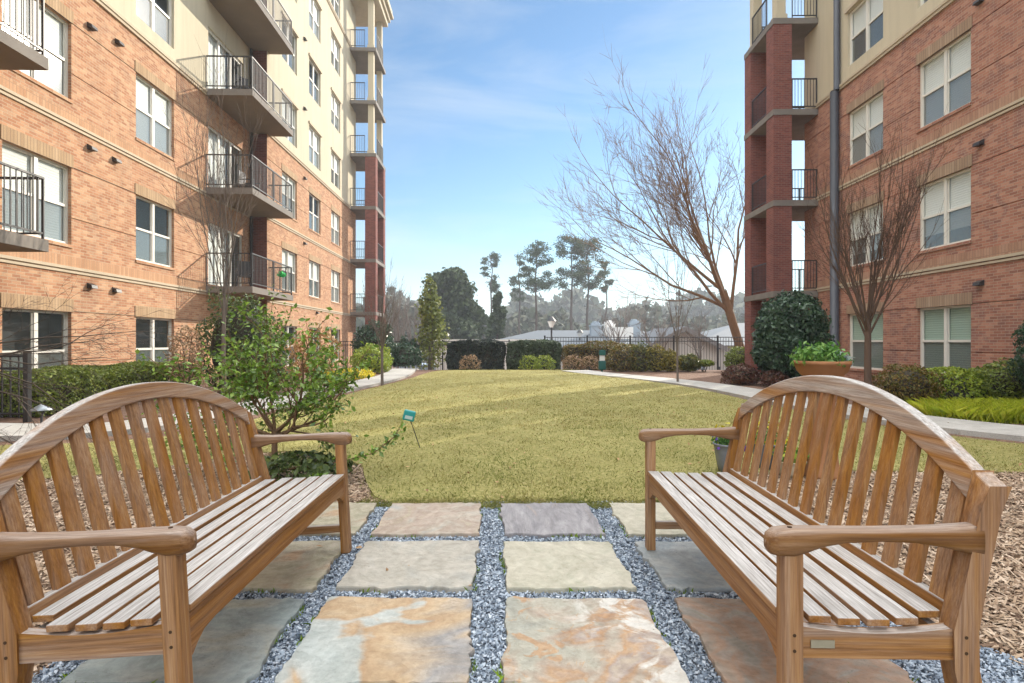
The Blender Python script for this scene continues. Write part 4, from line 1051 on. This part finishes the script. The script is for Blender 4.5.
def hedge(name, label, mat, x0,x1,y0,y1,z0,z1, n, size, rz=0, loc=None, group=None, amp=.06, twigs=True, cat='hedge', k=2.5):
    cx, cy = (x0+x1)/2, (y0+y1)/2; root = empty(name, (cx,cy,z0), rz, label, cat, group)
    Pn, Nn = box_pts(n, x0-cx, x1-cx, y0-cy, y1-cy, .03, z1-z0, amp, k)
    leaves('foliage', Pn, size, mat, root, .6, Nn, .9)
    mb = MB(); mb.box(x0-cx+.12, x1-cx-.12, y0-cy+.12, y1-cy-.12, .0, z1-z0-.14); mb.build('dark_core', M['twig'], root)  # plain dark box put inside the hedge so it is not see-through
    return root
# left hedge against the left building
hedge('hedge', 'clipped green hedge under the left ground floor windows', M['lf_hedge'], -8.35,-7.2,8.4,12.7,-.03,.66, 26000, .05)
hedge('shrub_row', 'loose yellow green shrubs under the right ground floor window', M['lf_lime'], 7.5,9.2,9.6,10.6,-.03,.62, 9000, .05, cat='shrub', amp=.16, k=4)
shrub('shrub', 'dark green twiggy shrub right of the window shrubs', 'shrub', M['lf_hedge'], [((8.7,9.6,.4),(.6,.45,.42))], 5000, .05)
shrub('shrub', 'russet tinged shrub with bare stems left of the window', 'shrub', M['lf_russet'], [((7.1,9.9,.35),(.55,.5,.4))], 4000, .045)
shrub('holly_column', 'tall rounded dark green holly beside the right brick piers', 'shrub', M['lf_dark'], [((7.25,14.3,.95),(.92,.9,1.0)),((7.25,14.3,1.55),(.85,.85,.85))], 17000, .10, spread=.6, amp=.09)
shrub('shrub', 'dark holly at the right edge of the frame by the brick wall', 'shrub', M['lf_dark'], [((8.75,8.7,.9),(.62,.6,1.0))], 9000, .06)
shrub('evergreen_shrub', 'broad evergreen shrub climbing below the left balcony', 'shrub', M['lf_ever'], [((-6.25,12.6,1.0),(.9,.8,1.3)),((-5.6,12.3,.6),(.6,.6,.8))], 8000, .075, amp=.25)
shrub('oakleaf_shrub', 'rust leaved shrub near the left wall beyond the glossy shrub', 'shrub', M['lf_rust'], [((-5.5,15.4,.85),(.7,.5,.7)),((-6.2,15.6,.6),(.5,.5,.5))], 1300, .10, core=False)
shrub('tan_shrub', 'dry tan leaved shrub at the foot of the left wall', 'shrub', M['lf_tan'], [((-6.9,11.6,.75),(.35,.35,.7))], 1600, .06, core=False)
shrub('shrub', 'dark green shrub at the foot of the left brick piers', 'shrub', M['lf_dark'], [((-6.0,24.0,.9),(.9,.8,1.1)),((-5.0,25,.4),(.9,.7,.7))], 6000, .12)
shrub('lime_shrub', 'lime green shrub beside the left walk', 'shrub', M['lf_lime'], [((-5.1,20,.35),(.7,.7,.5))], 3500, .08)
shrub('lime_shrub', 'lime green shrub at the far bend of the left walk', 'shrub', M['lf_lime'], [((-5.6,22,.4),(.8,.7,.6))], 3500, .09)
shrub('flower_bed', 'yellow flowers massed beside the left walk', 'flowers', M['lf_yellow'], [((-4.9,17.0,.1),(.6,.9,.2)),((-5.1,15.5,.1),(.4,.7,.2))], 6000, .06, core=False)
shrub('cypress', 'small dark conifer right of its twin beyond the left walk', 'shrub', M['lf_dark'], [((-4.75,26.5,.4),(.3,.3,.9))], 1500, .09)
shrub('cypress', 'small dark conifer left of its twin beyond the left walk', 'shrub', M['lf_dark'], [((-5.2,26.5,.45),(.3,.3,1.0))], 1500, .09)
shrub('boxwood', 'bright green round boxwood left of the right brick pier', 'shrub', M['lf_hedge'], [((9.1,21.8,.35),(.65,.5,.6))], 4000, .07)
shrub('maroon_shrub', 'low maroon shrub at the corner of the right walk', 'shrub', M['lf_maroon'], [((6.2,14.9,.18),(.5,.45,.35))], 3000, .06)
shrub('maroon_shrub', 'low maroon shrub touching the dark holly', 'shrub', M['lf_maroon'], [((6.7,14.0,.15),(.35,.35,.28))], 2400, .06)
# hedges at the end of the lawn
hedge('hedge', 'blackish clipped hedge left of centre at the lawn end', M['lf_bluegreen'], -2.75,-.35,23.2,24.4,-.35,1.12, 12000, .10, amp=.12, k=3)
hedge('hedge', 'grey green clipped hedge right of the black one', M['lf_hedge2'], -.2,2.05,23.3,24.4,-.35,1.12, 12000, .10, amp=.1, k=3)
hedge('hedge', 'low russet hedge beyond the pet station', M['lf_russet'], 2.2,5.4,22.9,23.8,-.3,1.02, 9000, .08, amp=.18, k=3.5)
for i, (px, top, wd, mt, lb) in enumerate([(622,344,.65,'lf_russet','orange tinged shrub left of the tallest one'),(640,342,.62,'lf_olive2','tallest shrub of the far shrub line'),(655,345,.6,'lf_mustard','lime shrub in the middle of the far shrub line'),(669,350,.5,'lf_mustard','yellow green shrub left of the thin sapling'),(689,354,.45,'lf_olive2','shrub just right of the thin sapling'),(704,360,.35,'lf_hedge','smallest shrub at the right end of the far line')]):
    c = P(px, top+14, 21.2); z = c.z
    shrub('shrub', lb, 'shrub', M[mt], [((c.x,c.y,.3),(wd,.45,EYE-(top-HY)/F*21.2-.3))], 2600, .08, group='shrubs at the far end of the lawn')
for i, px in enumerate((470, 530, 545, 573, 590)):
    c = P(px, 365, 22.3)
    shrub('perennial', ['dry tan perennial before the black hedge','lime perennial left before the grey green hedge','lime perennial right before the grey green hedge','pale dry grass clump beside the grey green hedge','pink grey dry clump left of the pet station'][i], 'plant', M[['lf_tan','lf_lime','lf_lime','lf_tan','lf_tan'][i]], [((c.x,c.y,.2),(.45,.3,.4))], 900, .06, core=False)

# foreground glossy shrub: trunk, branching, leaves near the branch tips
def glossy_shrub():
    base = Vector((-2.05,4.75,-.02)); root, prm = bare_tree('glossy_shrub', base, .40, 'open glossy green shrub with crooked stems behind the left bench arm', 'shrub', M['bark_brown'],
        dict(stems=9, fan=.9, len=.42, depth=3, kids=[4,3,3], ang=.66, ls=.78, wig=.16, up=.25, taper=.65, rf=.55, rmin=.0028), 41, r0=.028,
        first=[(.15,.1,1),(-1,.2,.7),(1,-.1,.7),(-.5,-.3,1),(.6,.3,.9),(-1,-.2,.4),(1,.35,.4),(-1.1,.2,.6),(1.1,0,.55)])
    pts = []; nr = []
    rs = random.Random(5)
    for p, d, dep in prm['tips']:
        if dep > 1: continue
        for k in range(15 if dep == 0 else 4):
            pts.append(tuple(p-d*rs.uniform(-.04,.15)+Vector((rs.gauss(0,.035),rs.gauss(0,.035),rs.gauss(0,.03))))); nr.append((d.x*.3,d.y*.3,.8))
    # low branch reaching right
    mb = MB(); br = [Vector((.35,-.15,.12)),Vector((.62,-.2,.17)),Vector((.9,-.2,.24)),Vector((1.08,-.18,.38)),Vector((1.14,-.16,.5))]
    mb.tube([Vector((0,0,.05))]+br, [.009,.008,.006,.005,.004,.002], 5); 
    for i in range(120):
        t = rs.uniform(0.6,4); j = min(3,int(t)); q = br[j].lerp(br[j+1], t-j)
        pts.append(tuple(q+Vector((rs.gauss(0,.022),rs.gauss(0,.022),rs.gauss(0,.022))))); nr.append((0,-.3,.8))
    mb.build('low_branch', M['bark_brown'], root)
    leaves('foliage', np.array(pts), .047, M['lf_gloss'], root, .52, np.array(nr), .7)
glossy_shrub()
shrub('ground_plant', 'low leafy plant under the glossy shrub', 'plant', M['lf_ever'], [((-1.75,4.55,.05),(.42,.3,.17))], 1500, .06, core=False)
shrub('ground_plant', 'small plant at the foot of the left bench arm', 'plant', M['lf_gloss'], [((-1.5,4.2,.03),(.14,.12,.1))], 160, .05, core=False)
# liriope strip on the right
X = RNG.uniform(6.3,9.6,14000); Y = RNG.uniform(7.6,9.2,14000); k = ((X-7.95)/1.6)**2+((Y-8.45)/.75)**2 < 1
blades('yellow_grass', X[k], Y[k], np.full(k.sum(),-.03), .12, .27, .006, M['blade_g'], 'bright yellow green grass clump beyond the right walk', .6)
# far planting bed mulch lines behind the right path are the ground itself

# ------------------------------------------------------------------ far trees
def pine(px, top, base_py, d, wpx, label, seed, dense=1.0, lo=.5):
    b = P(px, base_py, d); t = P(px, top, d); H_ = t.z-b.z; rs = random.Random(seed)
    root = empty('pine_tree', b, 0, label, 'tree', 'tall pines beyond the fence'); mb = MB()
    pts = [Vector((0,0,0))]; 
    for i in range(1,6): pts.append(Vector((rs.gauss(0,.12),0,H_*i/5*.98)))
    r0 = .012*H_+.04; mb.tube(pts, [r0*(1-.16*i) for i in range(6)], 7, cap=False); mb.build('trunk', M['bark_dark'], root)
    W_ = wpx/F*d/2; mb = MB(); Ps = []
    for i in range(int(34*dense)):
        z = H_*rs.uniform(lo,.98); f = (z/H_-lo)/(1-lo); rr = W_*(.55+.9*math.sin(PI*min(1,.15+f*.85)))*rs.uniform(.35,1.0)*.75; a = rs.uniform(0,2*PI)
        q = Vector((math.cos(a)*rr, math.sin(a)*rr, z+rs.uniform(0,.4))); s0 = Vector((0,0,z-rr*.25))
        mb.tube([s0, s0.lerp(q,.6)+Vector((0,0,-.1)), q], [.06,.04,.02], 4, cap=False)
        n = int(130*dense+30); c = W_*rs.uniform(.12,.2); g = RNG.normal(size=(n,3))*np.array([c,c,c*.6])+np.array(q); Ps.append(g)
    mb.build('limbs', M['bark_dark'], root)
    leaves('crown', np.concatenate(Ps), .30*(d/80), M['lf_pine'], root, .4)
pine(536,243,338,75,38,'pine with a round open crown, second from the left',31)
pine(491,254,330,85,22,'slender sparse pine, leftmost of the tall pines',32,.7)
pine(572,236,340,80,36,'tallest pine, left of a touching pair',33)
pine(588,240,340,82,36,'pine on the right of the touching pair',34)
pine(520,262,338,90,20,'low side pine crown left of the round open one',35,.6)
pine(605,262,338,88,16,'small pine crown right of the touching pair',36,.6,.6)
def big_clump(px, top, base_py, d, wpx, label, mat, seed, n=5000, name='dense_tree', nb=7, size=.5, bark='bark_dark', dome=False):
    b = P(px, base_py, d); t = P(px, top, d); H_ = t.z-b.z; W_ = wpx/F*d/2; rs = random.Random(seed)
    root = empty(name, b, 0, label, 'tree', 'trees beyond the fence'); Ps = []; Ns = []
    for i in range(nb):
        f = (i+.5)/nb; rr = W_*(1-.62*f*f)*rs.uniform(.6,.95); c = (rs.uniform(-.35,.35)*W_*(1-f), rs.uniform(-.3,.3)*W_, H_*(.15+.72*f))
        if dome: g = math.sqrt(max(.05,1-f**4)); c = (rs.uniform(-.6,.6)*W_*g, rs.uniform(-.4,.4)*W_, H_*(.12+.74*f)); rr = W_*rs.uniform(.3,.5)*(.45+.55*g)
        
        a, q = ell_pts(n//nb, c, (rr, rr, H_*(.17 if not dome else .10)), .5, .3, 4, .1, seed+i); Ps.append(a); Ns.append(q)
    leaves('crown', np.concatenate(Ps), size, mat, root, .7, np.concatenate(Ns), 1.0)
    mb = MB(); mb.tube([(0,0,0),(.1,0,H_*.5),(0,0,H_*.9)], [W_*.07+.06,W_*.05+.03,.03], 7, cap=False)
    for k in range(8):
        z = H_*rs.uniform(.25,.8); a = rs.uniform(0,2*PI); mb.tube([(0,0,z),(math.cos(a)*W_*.5,math.sin(a)*W_*.5,z+H_*.12)], [.05,.015], 4, cap=False)
    mb.build('trunk', M[bark], root); return root
big_clump(452,262,345,60,66,'broad dark evergreen left of the tall pines',M['lf_pine'],51,12000,size=.42,nb=40,dome=True)
big_clump(475,300,345,62,34,'lower dark evergreen shoulder of the broad one',M['lf_pine'],52,6000,size=.4,nb=16,dome=True)
big_clump(497,288,345,55,22,'narrow dark conifer below the slender pine',M['lf_pine'],53,4500,size=.3,nb=14,dome=True)
big_clump(430,276,374,27,40,'slender olive green tree right of the left walk',M['lf_olive'],54,2600,size=.16,name='olive_tree',nb=9,bark='bark_grey')
for i, (px, top, d) in enumerate(((398,268,45),(414,285,48),(386,290,50))):
    b = P(px, 340, d); bare_tree('bare_tree', (b.x,d,-2.5), 2.5, ['hazy bare tree directly beside the left brick piers','hazy bare tree behind the olive tree','short hazy bare tree behind the left sapling'][i], 'tree', M['bark_grey'],
        dict(stems=7, fan=.4, len=(EYE-(top-HY)/F*d)*.42, depth=3, kids=[4,4,3], ang=.4, ls=.62, wig=.07, up=.4, taper=.55, rf=.5, rmin=.015), 60+i, 'bare trees beyond the fence', r0=.12)
for i, (px, top, d) in enumerate(((617,285,40),(655,300,38),(628,292,55),(700,300,40),(640,265,70))):
    b = P(px, 340, d); bare_tree('bare_tree', (b.x,d,-2.6), 2.6, ['bare tree just right of the pine pair','low bare tree above the gabled roof','thin bare tree behind the roof units','bare tree left of the leaning one','distant bare tree in the gap right of the pines'][i], 'tree', M['bark_grey'],
        dict(stems=6, fan=.5, len=(EYE-(top-HY)/F*d+1)*.36, depth=3, kids=[4,3,3], ang=.5, ls=.62, wig=.09, up=.3, taper=.55, rf=.5, rmin=.014), 70+i, 'bare trees beyond the fence', r0=.1)
# far woodland mass
n = 30000; X = RNG.uniform(-140,240,n); Y = RNG.uniform(170,215,n)
ht = 15+3.0*np.sin(X*.11)+2.5*np.sin(X*.31+1)+1.2*np.sin(X*.9); ht += (X>0)*1.5
Z = -3+RNG.uniform(0,1,n)**.7*ht+RNG.normal(0,.5,n)
tag(leaves('far_woodland', np.stack([X,Y,Z],1), 2.6, M['lf_far'], None, .8), 'hazy wooded hillside beyond the roofs', None, None, 'stuff')
n = 16000; X = RNG.uniform(-60,70,n); Y = RNG.uniform(100,125,n); Z = -3+RNG.uniform(0,1,n)**.8*(8.6+1.5*np.sin(X*.3)+np.sin(X*.8)+(X<-6)*2.2)
tag(leaves('far_woodland', np.stack([X,Y,Z],1), 1.3, M['lf_far'], None, .8), 'band of grey green woods behind the roofs', None, None, 'stuff')

# ------------------------------------------------------------------ low buildings beyond
M['far_roof'] = m_plain('pale_far_roof', (.10,.115,.13), .7, .1, .6); M['far_wall'] = m_plain('far_wall_grey', (.42,.40,.37), .85, .1, .5); M['far_trim'] = m_plain('far_dark_trim', (.16,.15,.15), .7, .1, 1)
M['far_blue'] = m_plain('blue_grey_metal', (.30,.36,.42), .6, .1, 1); M['shingle'] = m_plain('grey_shingles', (.09,.10,.115), .85, .2, 3, .2, bump=.3)
def hip_house(loc, w_, dp, eave, ridge, label, hip=True, rz=0):
    root = empty('low_building', loc, rz, label, 'building'); mb = MB(); mb.box(-w_/2,w_/2,-dp/2,dp/2,0,eave); mb.build('wall', M['far_wall'], root)
    mb = MB(); o = .5; r_ = w_/2-dp/2 if hip else w_/2; a = w_/2+o; b = dp/2+o
    vs = [(-a,-b,eave),(a,-b,eave),(a,b,eave),(-a,b,eave),(-r_,0,ridge),(r_,0,ridge)]
    mb.add(vs, [(0,1,5,4),(2,3,4,5),(1,2,5),(3,0,4),(0,3,2,1)]); rf = mb.build('roof', M['shingle'] if not hip else M['far_roof'], root)
    mb = MB(); k = int(w_/3)
    for i in range(k): x = -w_/2+1.5+i*(w_-3)/max(1,k-1); mb.box(x-.5,x+.5,-dp/2-.03,-dp/2+.05,1.0,2.3)
    mb.build('window', M['dark_room'], root)
    return root
hb = hip_house((7.5,54,-3.2), 24, 14, 3.6, 5.4, 'long low building with a pale roof and rooftop units beyond the fence')
for i, (px, py) in enumerate(((595.5,326),(609,325),(634,324))):
    q = P(px, py, 52); mb = MB(); mb.box(-.48,.48,-.5,.5,-1.4,-.05); mb.box(-.55,.55,-.55,.55,-.05,.1); mb.box(-.4,.4,-.4,.4,.1,.3); mb.lathe([(.3,.3),(.3,.42),(.05,.45)], (0,0,0), 12)
    o = mb.build('rooftop_unit', M['far_blue'] if i != 1 else M['white']); o.location = q
    tag(o, ['boxy rooftop unit, leftmost on the pale roof','white rooftop unit in the middle on the pale roof','boxy rooftop unit, rightmost on the pale roof'][i], 'rooftop unit', 'rooftop units on the low building')
q = P(620,331,51); mb = MB(); mb.box(-1.1,1.1,-.6,.6,-1.0,.35); o = mb.build('roof_duct', M['white']); o.location = q; tag(o, 'long white duct box between the rooftop units', 'duct')
def gable_house(c, w_, dp, eave, ridge, label):
    root = empty('low_building', c, 0, label, 'building'); mb = MB(); mb.prism([(-w_/2,0),(w_/2,0),(w_/2,eave),(0,ridge-.05),(-w_/2,eave)], 1, 0, dp); mb.build('wall', M['far_wall'], root)
    mb = MB(); t = .18
    for s_ in (-1,1): mb.add([(0,-.4,ridge),(s_*(w_/2+.5),-.4,eave-.2),(s_*(w_/2+.5),dp,eave-.2),(0,dp,ridge),(0,-.4,ridge+t),(s_*(w_/2+.5),-.4,eave-.2+t),(s_*(w_/2+.5),dp,eave-.2+t),(0,dp,ridge+t)], [(0,1,2,3),(4,5,6,7),(0,1,5,4),(1,2,6,5),(3,2,6,7)])
    mb.build('roof', M['shingle'], root)
    mb = MB(); mb.box(-w_*.3,w_*.3,-.06,.0,eave*.1,eave*.75); mb.build('window', M['far_blue'], root)
    mb = MB()
    for s_ in (-1,1): mb.add([(0,-.45,ridge+t),(s_*(w_/2+.55),-.45,eave-.2+t),(s_*(w_/2+.55),-.45,eave-.4),(0,-.45,ridge-.2)], [(0,1,2,3)])
    mb.build('fascia', M['far_trim'], root)
gable_house((P(684,0,42).x,42,-3.2), 5.2, 9, 3.9, 5.3, 'gabled grey building end behind the fence')
hip_house((P(760,0,48).x,50,-3.2), 14, 12, 4.0, 6.0, 'grey shingled building behind the leaning bare tree')
mb = MB(); mb.box(-3.2,3.2,0,3,0,3.6); mb.box(-3.5,3.5,-.3,3.3,3.6,3.85); o = mb.build('shed', M['white']); o.location = (P(487,0,34).x,34,-2.6); tag(o, 'low white flat roofed shed behind the black hedge', 'shed')
mb = MB(); mb.box(-2.4,2.4,0,4,0,2.2); o = mb.build('shed', M['far_blue']); o.location = (P(422,0,50).x,50,-3.2); tag(o, 'bluish shed beyond the left walk', 'shed')

# ------------------------------------------------------------------ fence
def fence(pts, label, h=1.75, zb=None, sp=2.0, mat='iron'):
    root = empty('iron_fence', (pts[0][0],pts[0][1],0), 0, label, 'fence'); o = Vector((pts[0][0],pts[0][1])); rail = MB()
    for a, b in zip(pts, pts[1:]):
        a = Vector(a)-o; b = Vector(b)-o; L = (b-a).length; n = max(1,round(L/sp)); t = (b-a)/L
        for i in range(n):
            p = a+t*L*i/n; q = a+t*L*(i+1)/n; zp = (terrain_z(p.x+o.x,p.y+o.y) if zb is None else zb); zq = (terrain_z(q.x+o.x,q.y+o.y) if zb is None else zb); zp = zq = (zp+zq)/2
            post = MB(); post.box(p.x-.035,p.x+.035,p.y-.035,p.y+.035,zp-.2,zp+h+.06); post.build('post', M[mat], root)
            for zr in (.12, h-.2, h-.02): rail.tube([(p.x,p.y,zp+zr),(q.x,q.y,zp+zr)], .017, 4)
            k = int((q-p).length/.115)
            for j in range(1,k): c = p.lerp(q, j/k); rail.box(c.x-.008,c.x+.008,c.y-.008,c.y+.008,zp+.06,zp+h)
    p = Vector(pts[-1])-o; zp = terrain_z(*pts[-1]) if zb is None else zb; post = MB(); post.box(p.x-.035,p.x+.035,p.y-.035,p.y+.035,zp-.2,zp+h+.06); post.build('post', M[mat], root)
    rail.build('pickets', M[mat], root); return root
fence([(1.5,25.2),(9.2,24.6),(16,24.3)], 'black iron picket fence across the far end of the courtyard', 1.72, -.38, 1.9)
fence([(-9,27.5),(-3.4,27.0),(1.5,25.2)], 'black iron picket fence beyond the left walk and hedges', 1.65, -.5, 1.9)
fence([(-7.05,8.0),(-9.1,8.1)], 'black iron patio fence at the left edge of the frame', .98, -.03, 1.0)
# ------------------------------------------------------------------ small things
def path_light():
    q = P(41.5,411,6.4); root = empty('path_light', (q.x,q.y,-.03), 0, 'grey mushroom path light beside the left walk', 'garden light')
    mb = MB(); mb.tube([(0,0,0),(0,0,.30),(.03,0,.37),(.0,0,.385)], [.013,.012,.011,.011], 8); mb.build('stem', M['steel_grey'], root, True)
    mb = MB(); mb.lathe([(.108,.375),(.11,.38),(.06,.415),(.0,.452)], (0,0,0), 24); mb.lathe([(.108,.3745),(.0,.40)], (0,0,0), 24); mb.build('lamp_shade', m_plain('zinc_shade', (.30,.34,.38), .4, .1, 20, .5, .5), root, True)
path_light()
def sign_stake():
    b = G(421,448); t = P(409,416,5.9); root = empty('garden_stake', (b.x,b.y,0), 0, 'small teal solar ornament on a leaning stake in the lawn', 'garden ornament')
    v = t-Vector((b.x,b.y,0)); mb = MB(); mb.tube([(0,0,-.03),v], .0045, 6); mb.build('stake', M['rail'], root)
    mb = MB(); m3 = NT('teal_plastic'); m3.base((.02,.30,.30)); m3.set(.3,.5)
    mb.box(-.062,.062,-.03,.03,-.05,.06); o = mb.build('lantern', m3.mat, root); bevel(o,.012); o.location = v; o.rotation_euler = (0,.25,.2)
    mb = MB(); mb.box(-.04,.04,-.033,-.0305,-.03,.005); o2 = mb.build('lens', m_plain('pale_lens', (.5,.6,.6), .2), o)
sign_stake()
def planter_tall():
    q = (P(822,0,4.75).x, 4.75, -.02); root = empty('terracotta_planter', q, 0, 'tall terracotta planter with green foliage behind the right bench', 'planter')
    ter = m_plain('terracotta', (.33,.155,.07), .75, .25, 7, .3, bump=.2)
    mb = MB(); mb.lathe([(.0,0),(.17,0),(.18,.04),(.13,.10),(.11,.3),(.10,.62),(.12,.78),(.15,.86),(.195,.91),(.215,.965),(.222,.97),(.222,1.0),(.205,1.0),(.195,.95),(.0,.95)], (0,0,0), 40); mb.build('pot', ter, root, True)
    mb = MB(); mb.lathe([(.198,.955),(.0,.965)], (0,0,0), 30); mb.build('soil', M['soil'], root)
    Pn, Nn = ell_pts(1500, (-.03,0,1.0), (.2,.2,.15), .3, .35, 5, .95, 3); leaves('foliage', Pn, .05, M['lf_pot'], root, .45, Nn, .8)
    Pn, Nn = ell_pts(300, (.13,0,1.01), (.10,.13,.08), .3, .3, 5, .96, 8); leaves('foliage', Pn, .045, m_leaf('dusty_leaf', [(.28,.36,.34),(.42,.5,.48)]), root, .45, Nn, .8)
planter_tall()
def pot(px, d, r_, h, label, potmat, blooms, seed):
    q = (P(px,0,d).x, d, -.02); root = empty('flower_pot', q, 0, label, 'flower pot')
    mb = MB(); mb.lathe([(0,0),(r_*.68,0),(r_*.8,h*.3),(r_*.98,h*.75),(r_*1.02,h*.93),(r_*1.1,h*.95),(r_*1.1,h),(r_*.95,h),(r_*.93,h*.93),(0,h*.92)], (0,0,0), 32); mb.build('pot', potmat, root, True)
    Pn, Nn = ell_pts(420, (0,0,h+.03), (r_*1.05,r_*1.05,.10), .3, .3, 5, h-.03, seed); leaves('foliage', Pn, .04, M['lf_pot'], root, .5, Nn, .8)
    for k, (bm, n) in enumerate(blooms):
        Pn, Nn = ell_pts(n, (0,0,h+.05), (r_*1.15,r_*1.15,.13), .85, .2, 5, None, seed+k); Pn[:,2] -= (bm == 'lf_violet')*.06
        leaves('flowers', Pn, .045, M[bm], root, .95, Nn, .4)
glz = m_plain('grey_glazed_pot', (.16,.18,.22), .25, .35, 9, .6)
pot(729,4.85,.125,.27,'grey glazed pot of yellow and violet pansies at the far end of the right bench',glz,[('lf_yellow',26),('lf_violet',34)],61)
pot(768,5.0,.14,.25,'pot of yellow and orange flowers half hidden by the right bench slats',glz,[('lf_yellow',70),('lf_rust',45)],63)
pot(790,4.75,.12,.14,'low pot of lime and yellow plants at the foot of the terracotta planter',M['stone_trim'],[('lf_lime',90),('lf_yellow',20)],65)
def lamp_post(px, top, d, label, zb):
    q = P(px, top, d); root = empty('street_lamp', (q.x,d,zb), 0, label, 'street lamp', 'lamps beyond the fence'); H_ = q.z-zb
    mb = MB(); mb.tube([(0,0,0),(0,0,H_*.9)], [.09,.05], 8); mb.build('pole', M['iron'], root)
    mb = MB(); mb.lathe([(.1,H_-.75),(.26,H_-.35),(.2,H_-.3)], (0,0,0), 8); mb.build('lantern', M['white'], root)
    mb = MB(); mb.lathe([(.32,H_-.34),(.1,H_-.08),(.02,H_)], (0,0,0), 8); mb.build('cap', M['iron'], root)
lamp_post(551.5,316,36,'black lantern post standing above the grey green hedge',-2.6)
lamp_post(580,329,50,'distant small lantern post near the rooftop units',-3.2)
def pet_station():
    q = P(602,349,20.8); root = empty('pet_waste_station', (q.x,q.y,-.05), 0, 'dark green pet waste station with a white notice at the far edge of the lawn', 'bin')
    gr = m_plain('dark_green_metal', (.015,.10,.085), .4, .1, 8); mb = MB(); mb.box(-.035,.035,-.02,.02,0,.86); mb.build('post', gr, root)
    mb = MB(); mb.box(-.13,.13,-.10,.08,.12,.45); bevel(mb.build('bin', gr, root), .02)
    mb = MB(); mb.box(-.12,.12,-.09,-.02,.66,.86); bevel(mb.build('bag_box', gr, root), .01)
    mb = MB(); mb.box(-.10,.10,-.045,-.03,.46,.655); mb.build('notice', M['white'], root)
pet_station()
# balcony furniture on the left building (building frame)
ML = Matrix.Translation((-9.09,0,0)) @ Matrix.Rotation(R(1.776),4,'Z')
def on_balcony(n, s_, k): v = ML @ Vector((n, s_, B1+(k-2)*FL+.184)); return v
def patio_chair(loc, rz, label):
    root = empty('patio_chair', loc, rz, label, 'chair', 'chairs on the left balconies'); m_ = M['rail']
    mb = MB(); mb.box(-.25,.25,-.25,.25,.40,.44); mb.build('seat', m_, root)
    mb = MB(); mb.box(-.25,.25,.24,.28,.45,.95); mb.build('backrest', m_, root)
    for a in (-1,1):
        mb = MB(); mb.box(a*.25-.02,a*.25+.02,-.25,.25,.62,.65); mb.build('armrest', m_, root)
        for b in (-1,1):
            mb = MB(); mb.box(a*.23-.018,a*.23+.018,b*.23-.018,b*.23+.018,0,.62 if b < 0 else .4); mb.build('leg', m_, root)
patio_chair(on_balcony(.75,18.3,4), .9, 'dark chair on the fourth floor balcony of the left building')
patio_chair(on_balcony(.7,18.8,3), 1.6, 'dark chair on the third floor balcony of the left building')
patio_chair(on_balcony(.8,18.2,2), .4, 'dark chair on the second floor balcony of the left building')
patio_chair(on_balcony(.9,18.6,5), 2.2, 'dark chair on the fifth floor balcony of the left building')
mb = MB(); q = on_balcony(1.0,8.6,3); o = MB(); o.lathe([(0,0),(.14,0),(.2,.34),(.21,.35),(.21,.4),(.18,.4),(0,.38)], (0,0,0), 20); o = o.build('flower_pot', m_plain('brown_pot',(.28,.13,.07),.7), None, True); o.location = q
tag(o, 'brown pot behind the top left balcony railing', 'flower pot')
Pn, Nn = ell_pts(60, (0,0,0), (.14,.1,.1), .3); o = leaves('hanging_ornament', Pn, .12, m_leaf('bright_green_plastic', [(.02,.5,.1),(.05,.6,.15)]), None); o.location = ML @ Vector((1.42,19.7,B1+.85)); tag(o, 'bright green ornament hung on the second floor railing', 'ornament')
print('objects', len(bpy.data.objects))

hz = NT('air_haze'); hz.t.nodes.remove(hz.b); pv = hz.t.nodes.new('ShaderNodeVolumePrincipled'); pv.inputs['Color'].default_value = (.86,.92,1,1); pv.inputs['Density'].default_value = .0014; pv.inputs['Anisotropy'].default_value = .2
hz.t.links.new(pv.outputs[0], hz.t.nodes['Material Output'].inputs['Volume'])
mb = MB(); mb.box(-1600,1600,-320,2600,-8,40); tag(mb.build('haze', hz.mat), 'thin pale winter haze', None, None, 'stuff')

X, Y = LATE
tag(leaves('fallen_leaves', np.stack([X, Y, np.where(Y>3.9, .035, .012)+0*X],1), .032, m_leaf('fallen_leaf', [(.28,.15,.07),(.42,.27,.14),(.2,.11,.06)], .8, 0), None, .6, np.tile(np.array([[0,0,1.0]]),(len(X),1)), .35), 'scattered fallen brown leaves', None, None, 'stuff')
patio_chair(on_balcony(.9,8.1,2), .2, 'dark chair on the second floor balcony at the left edge of the frame')
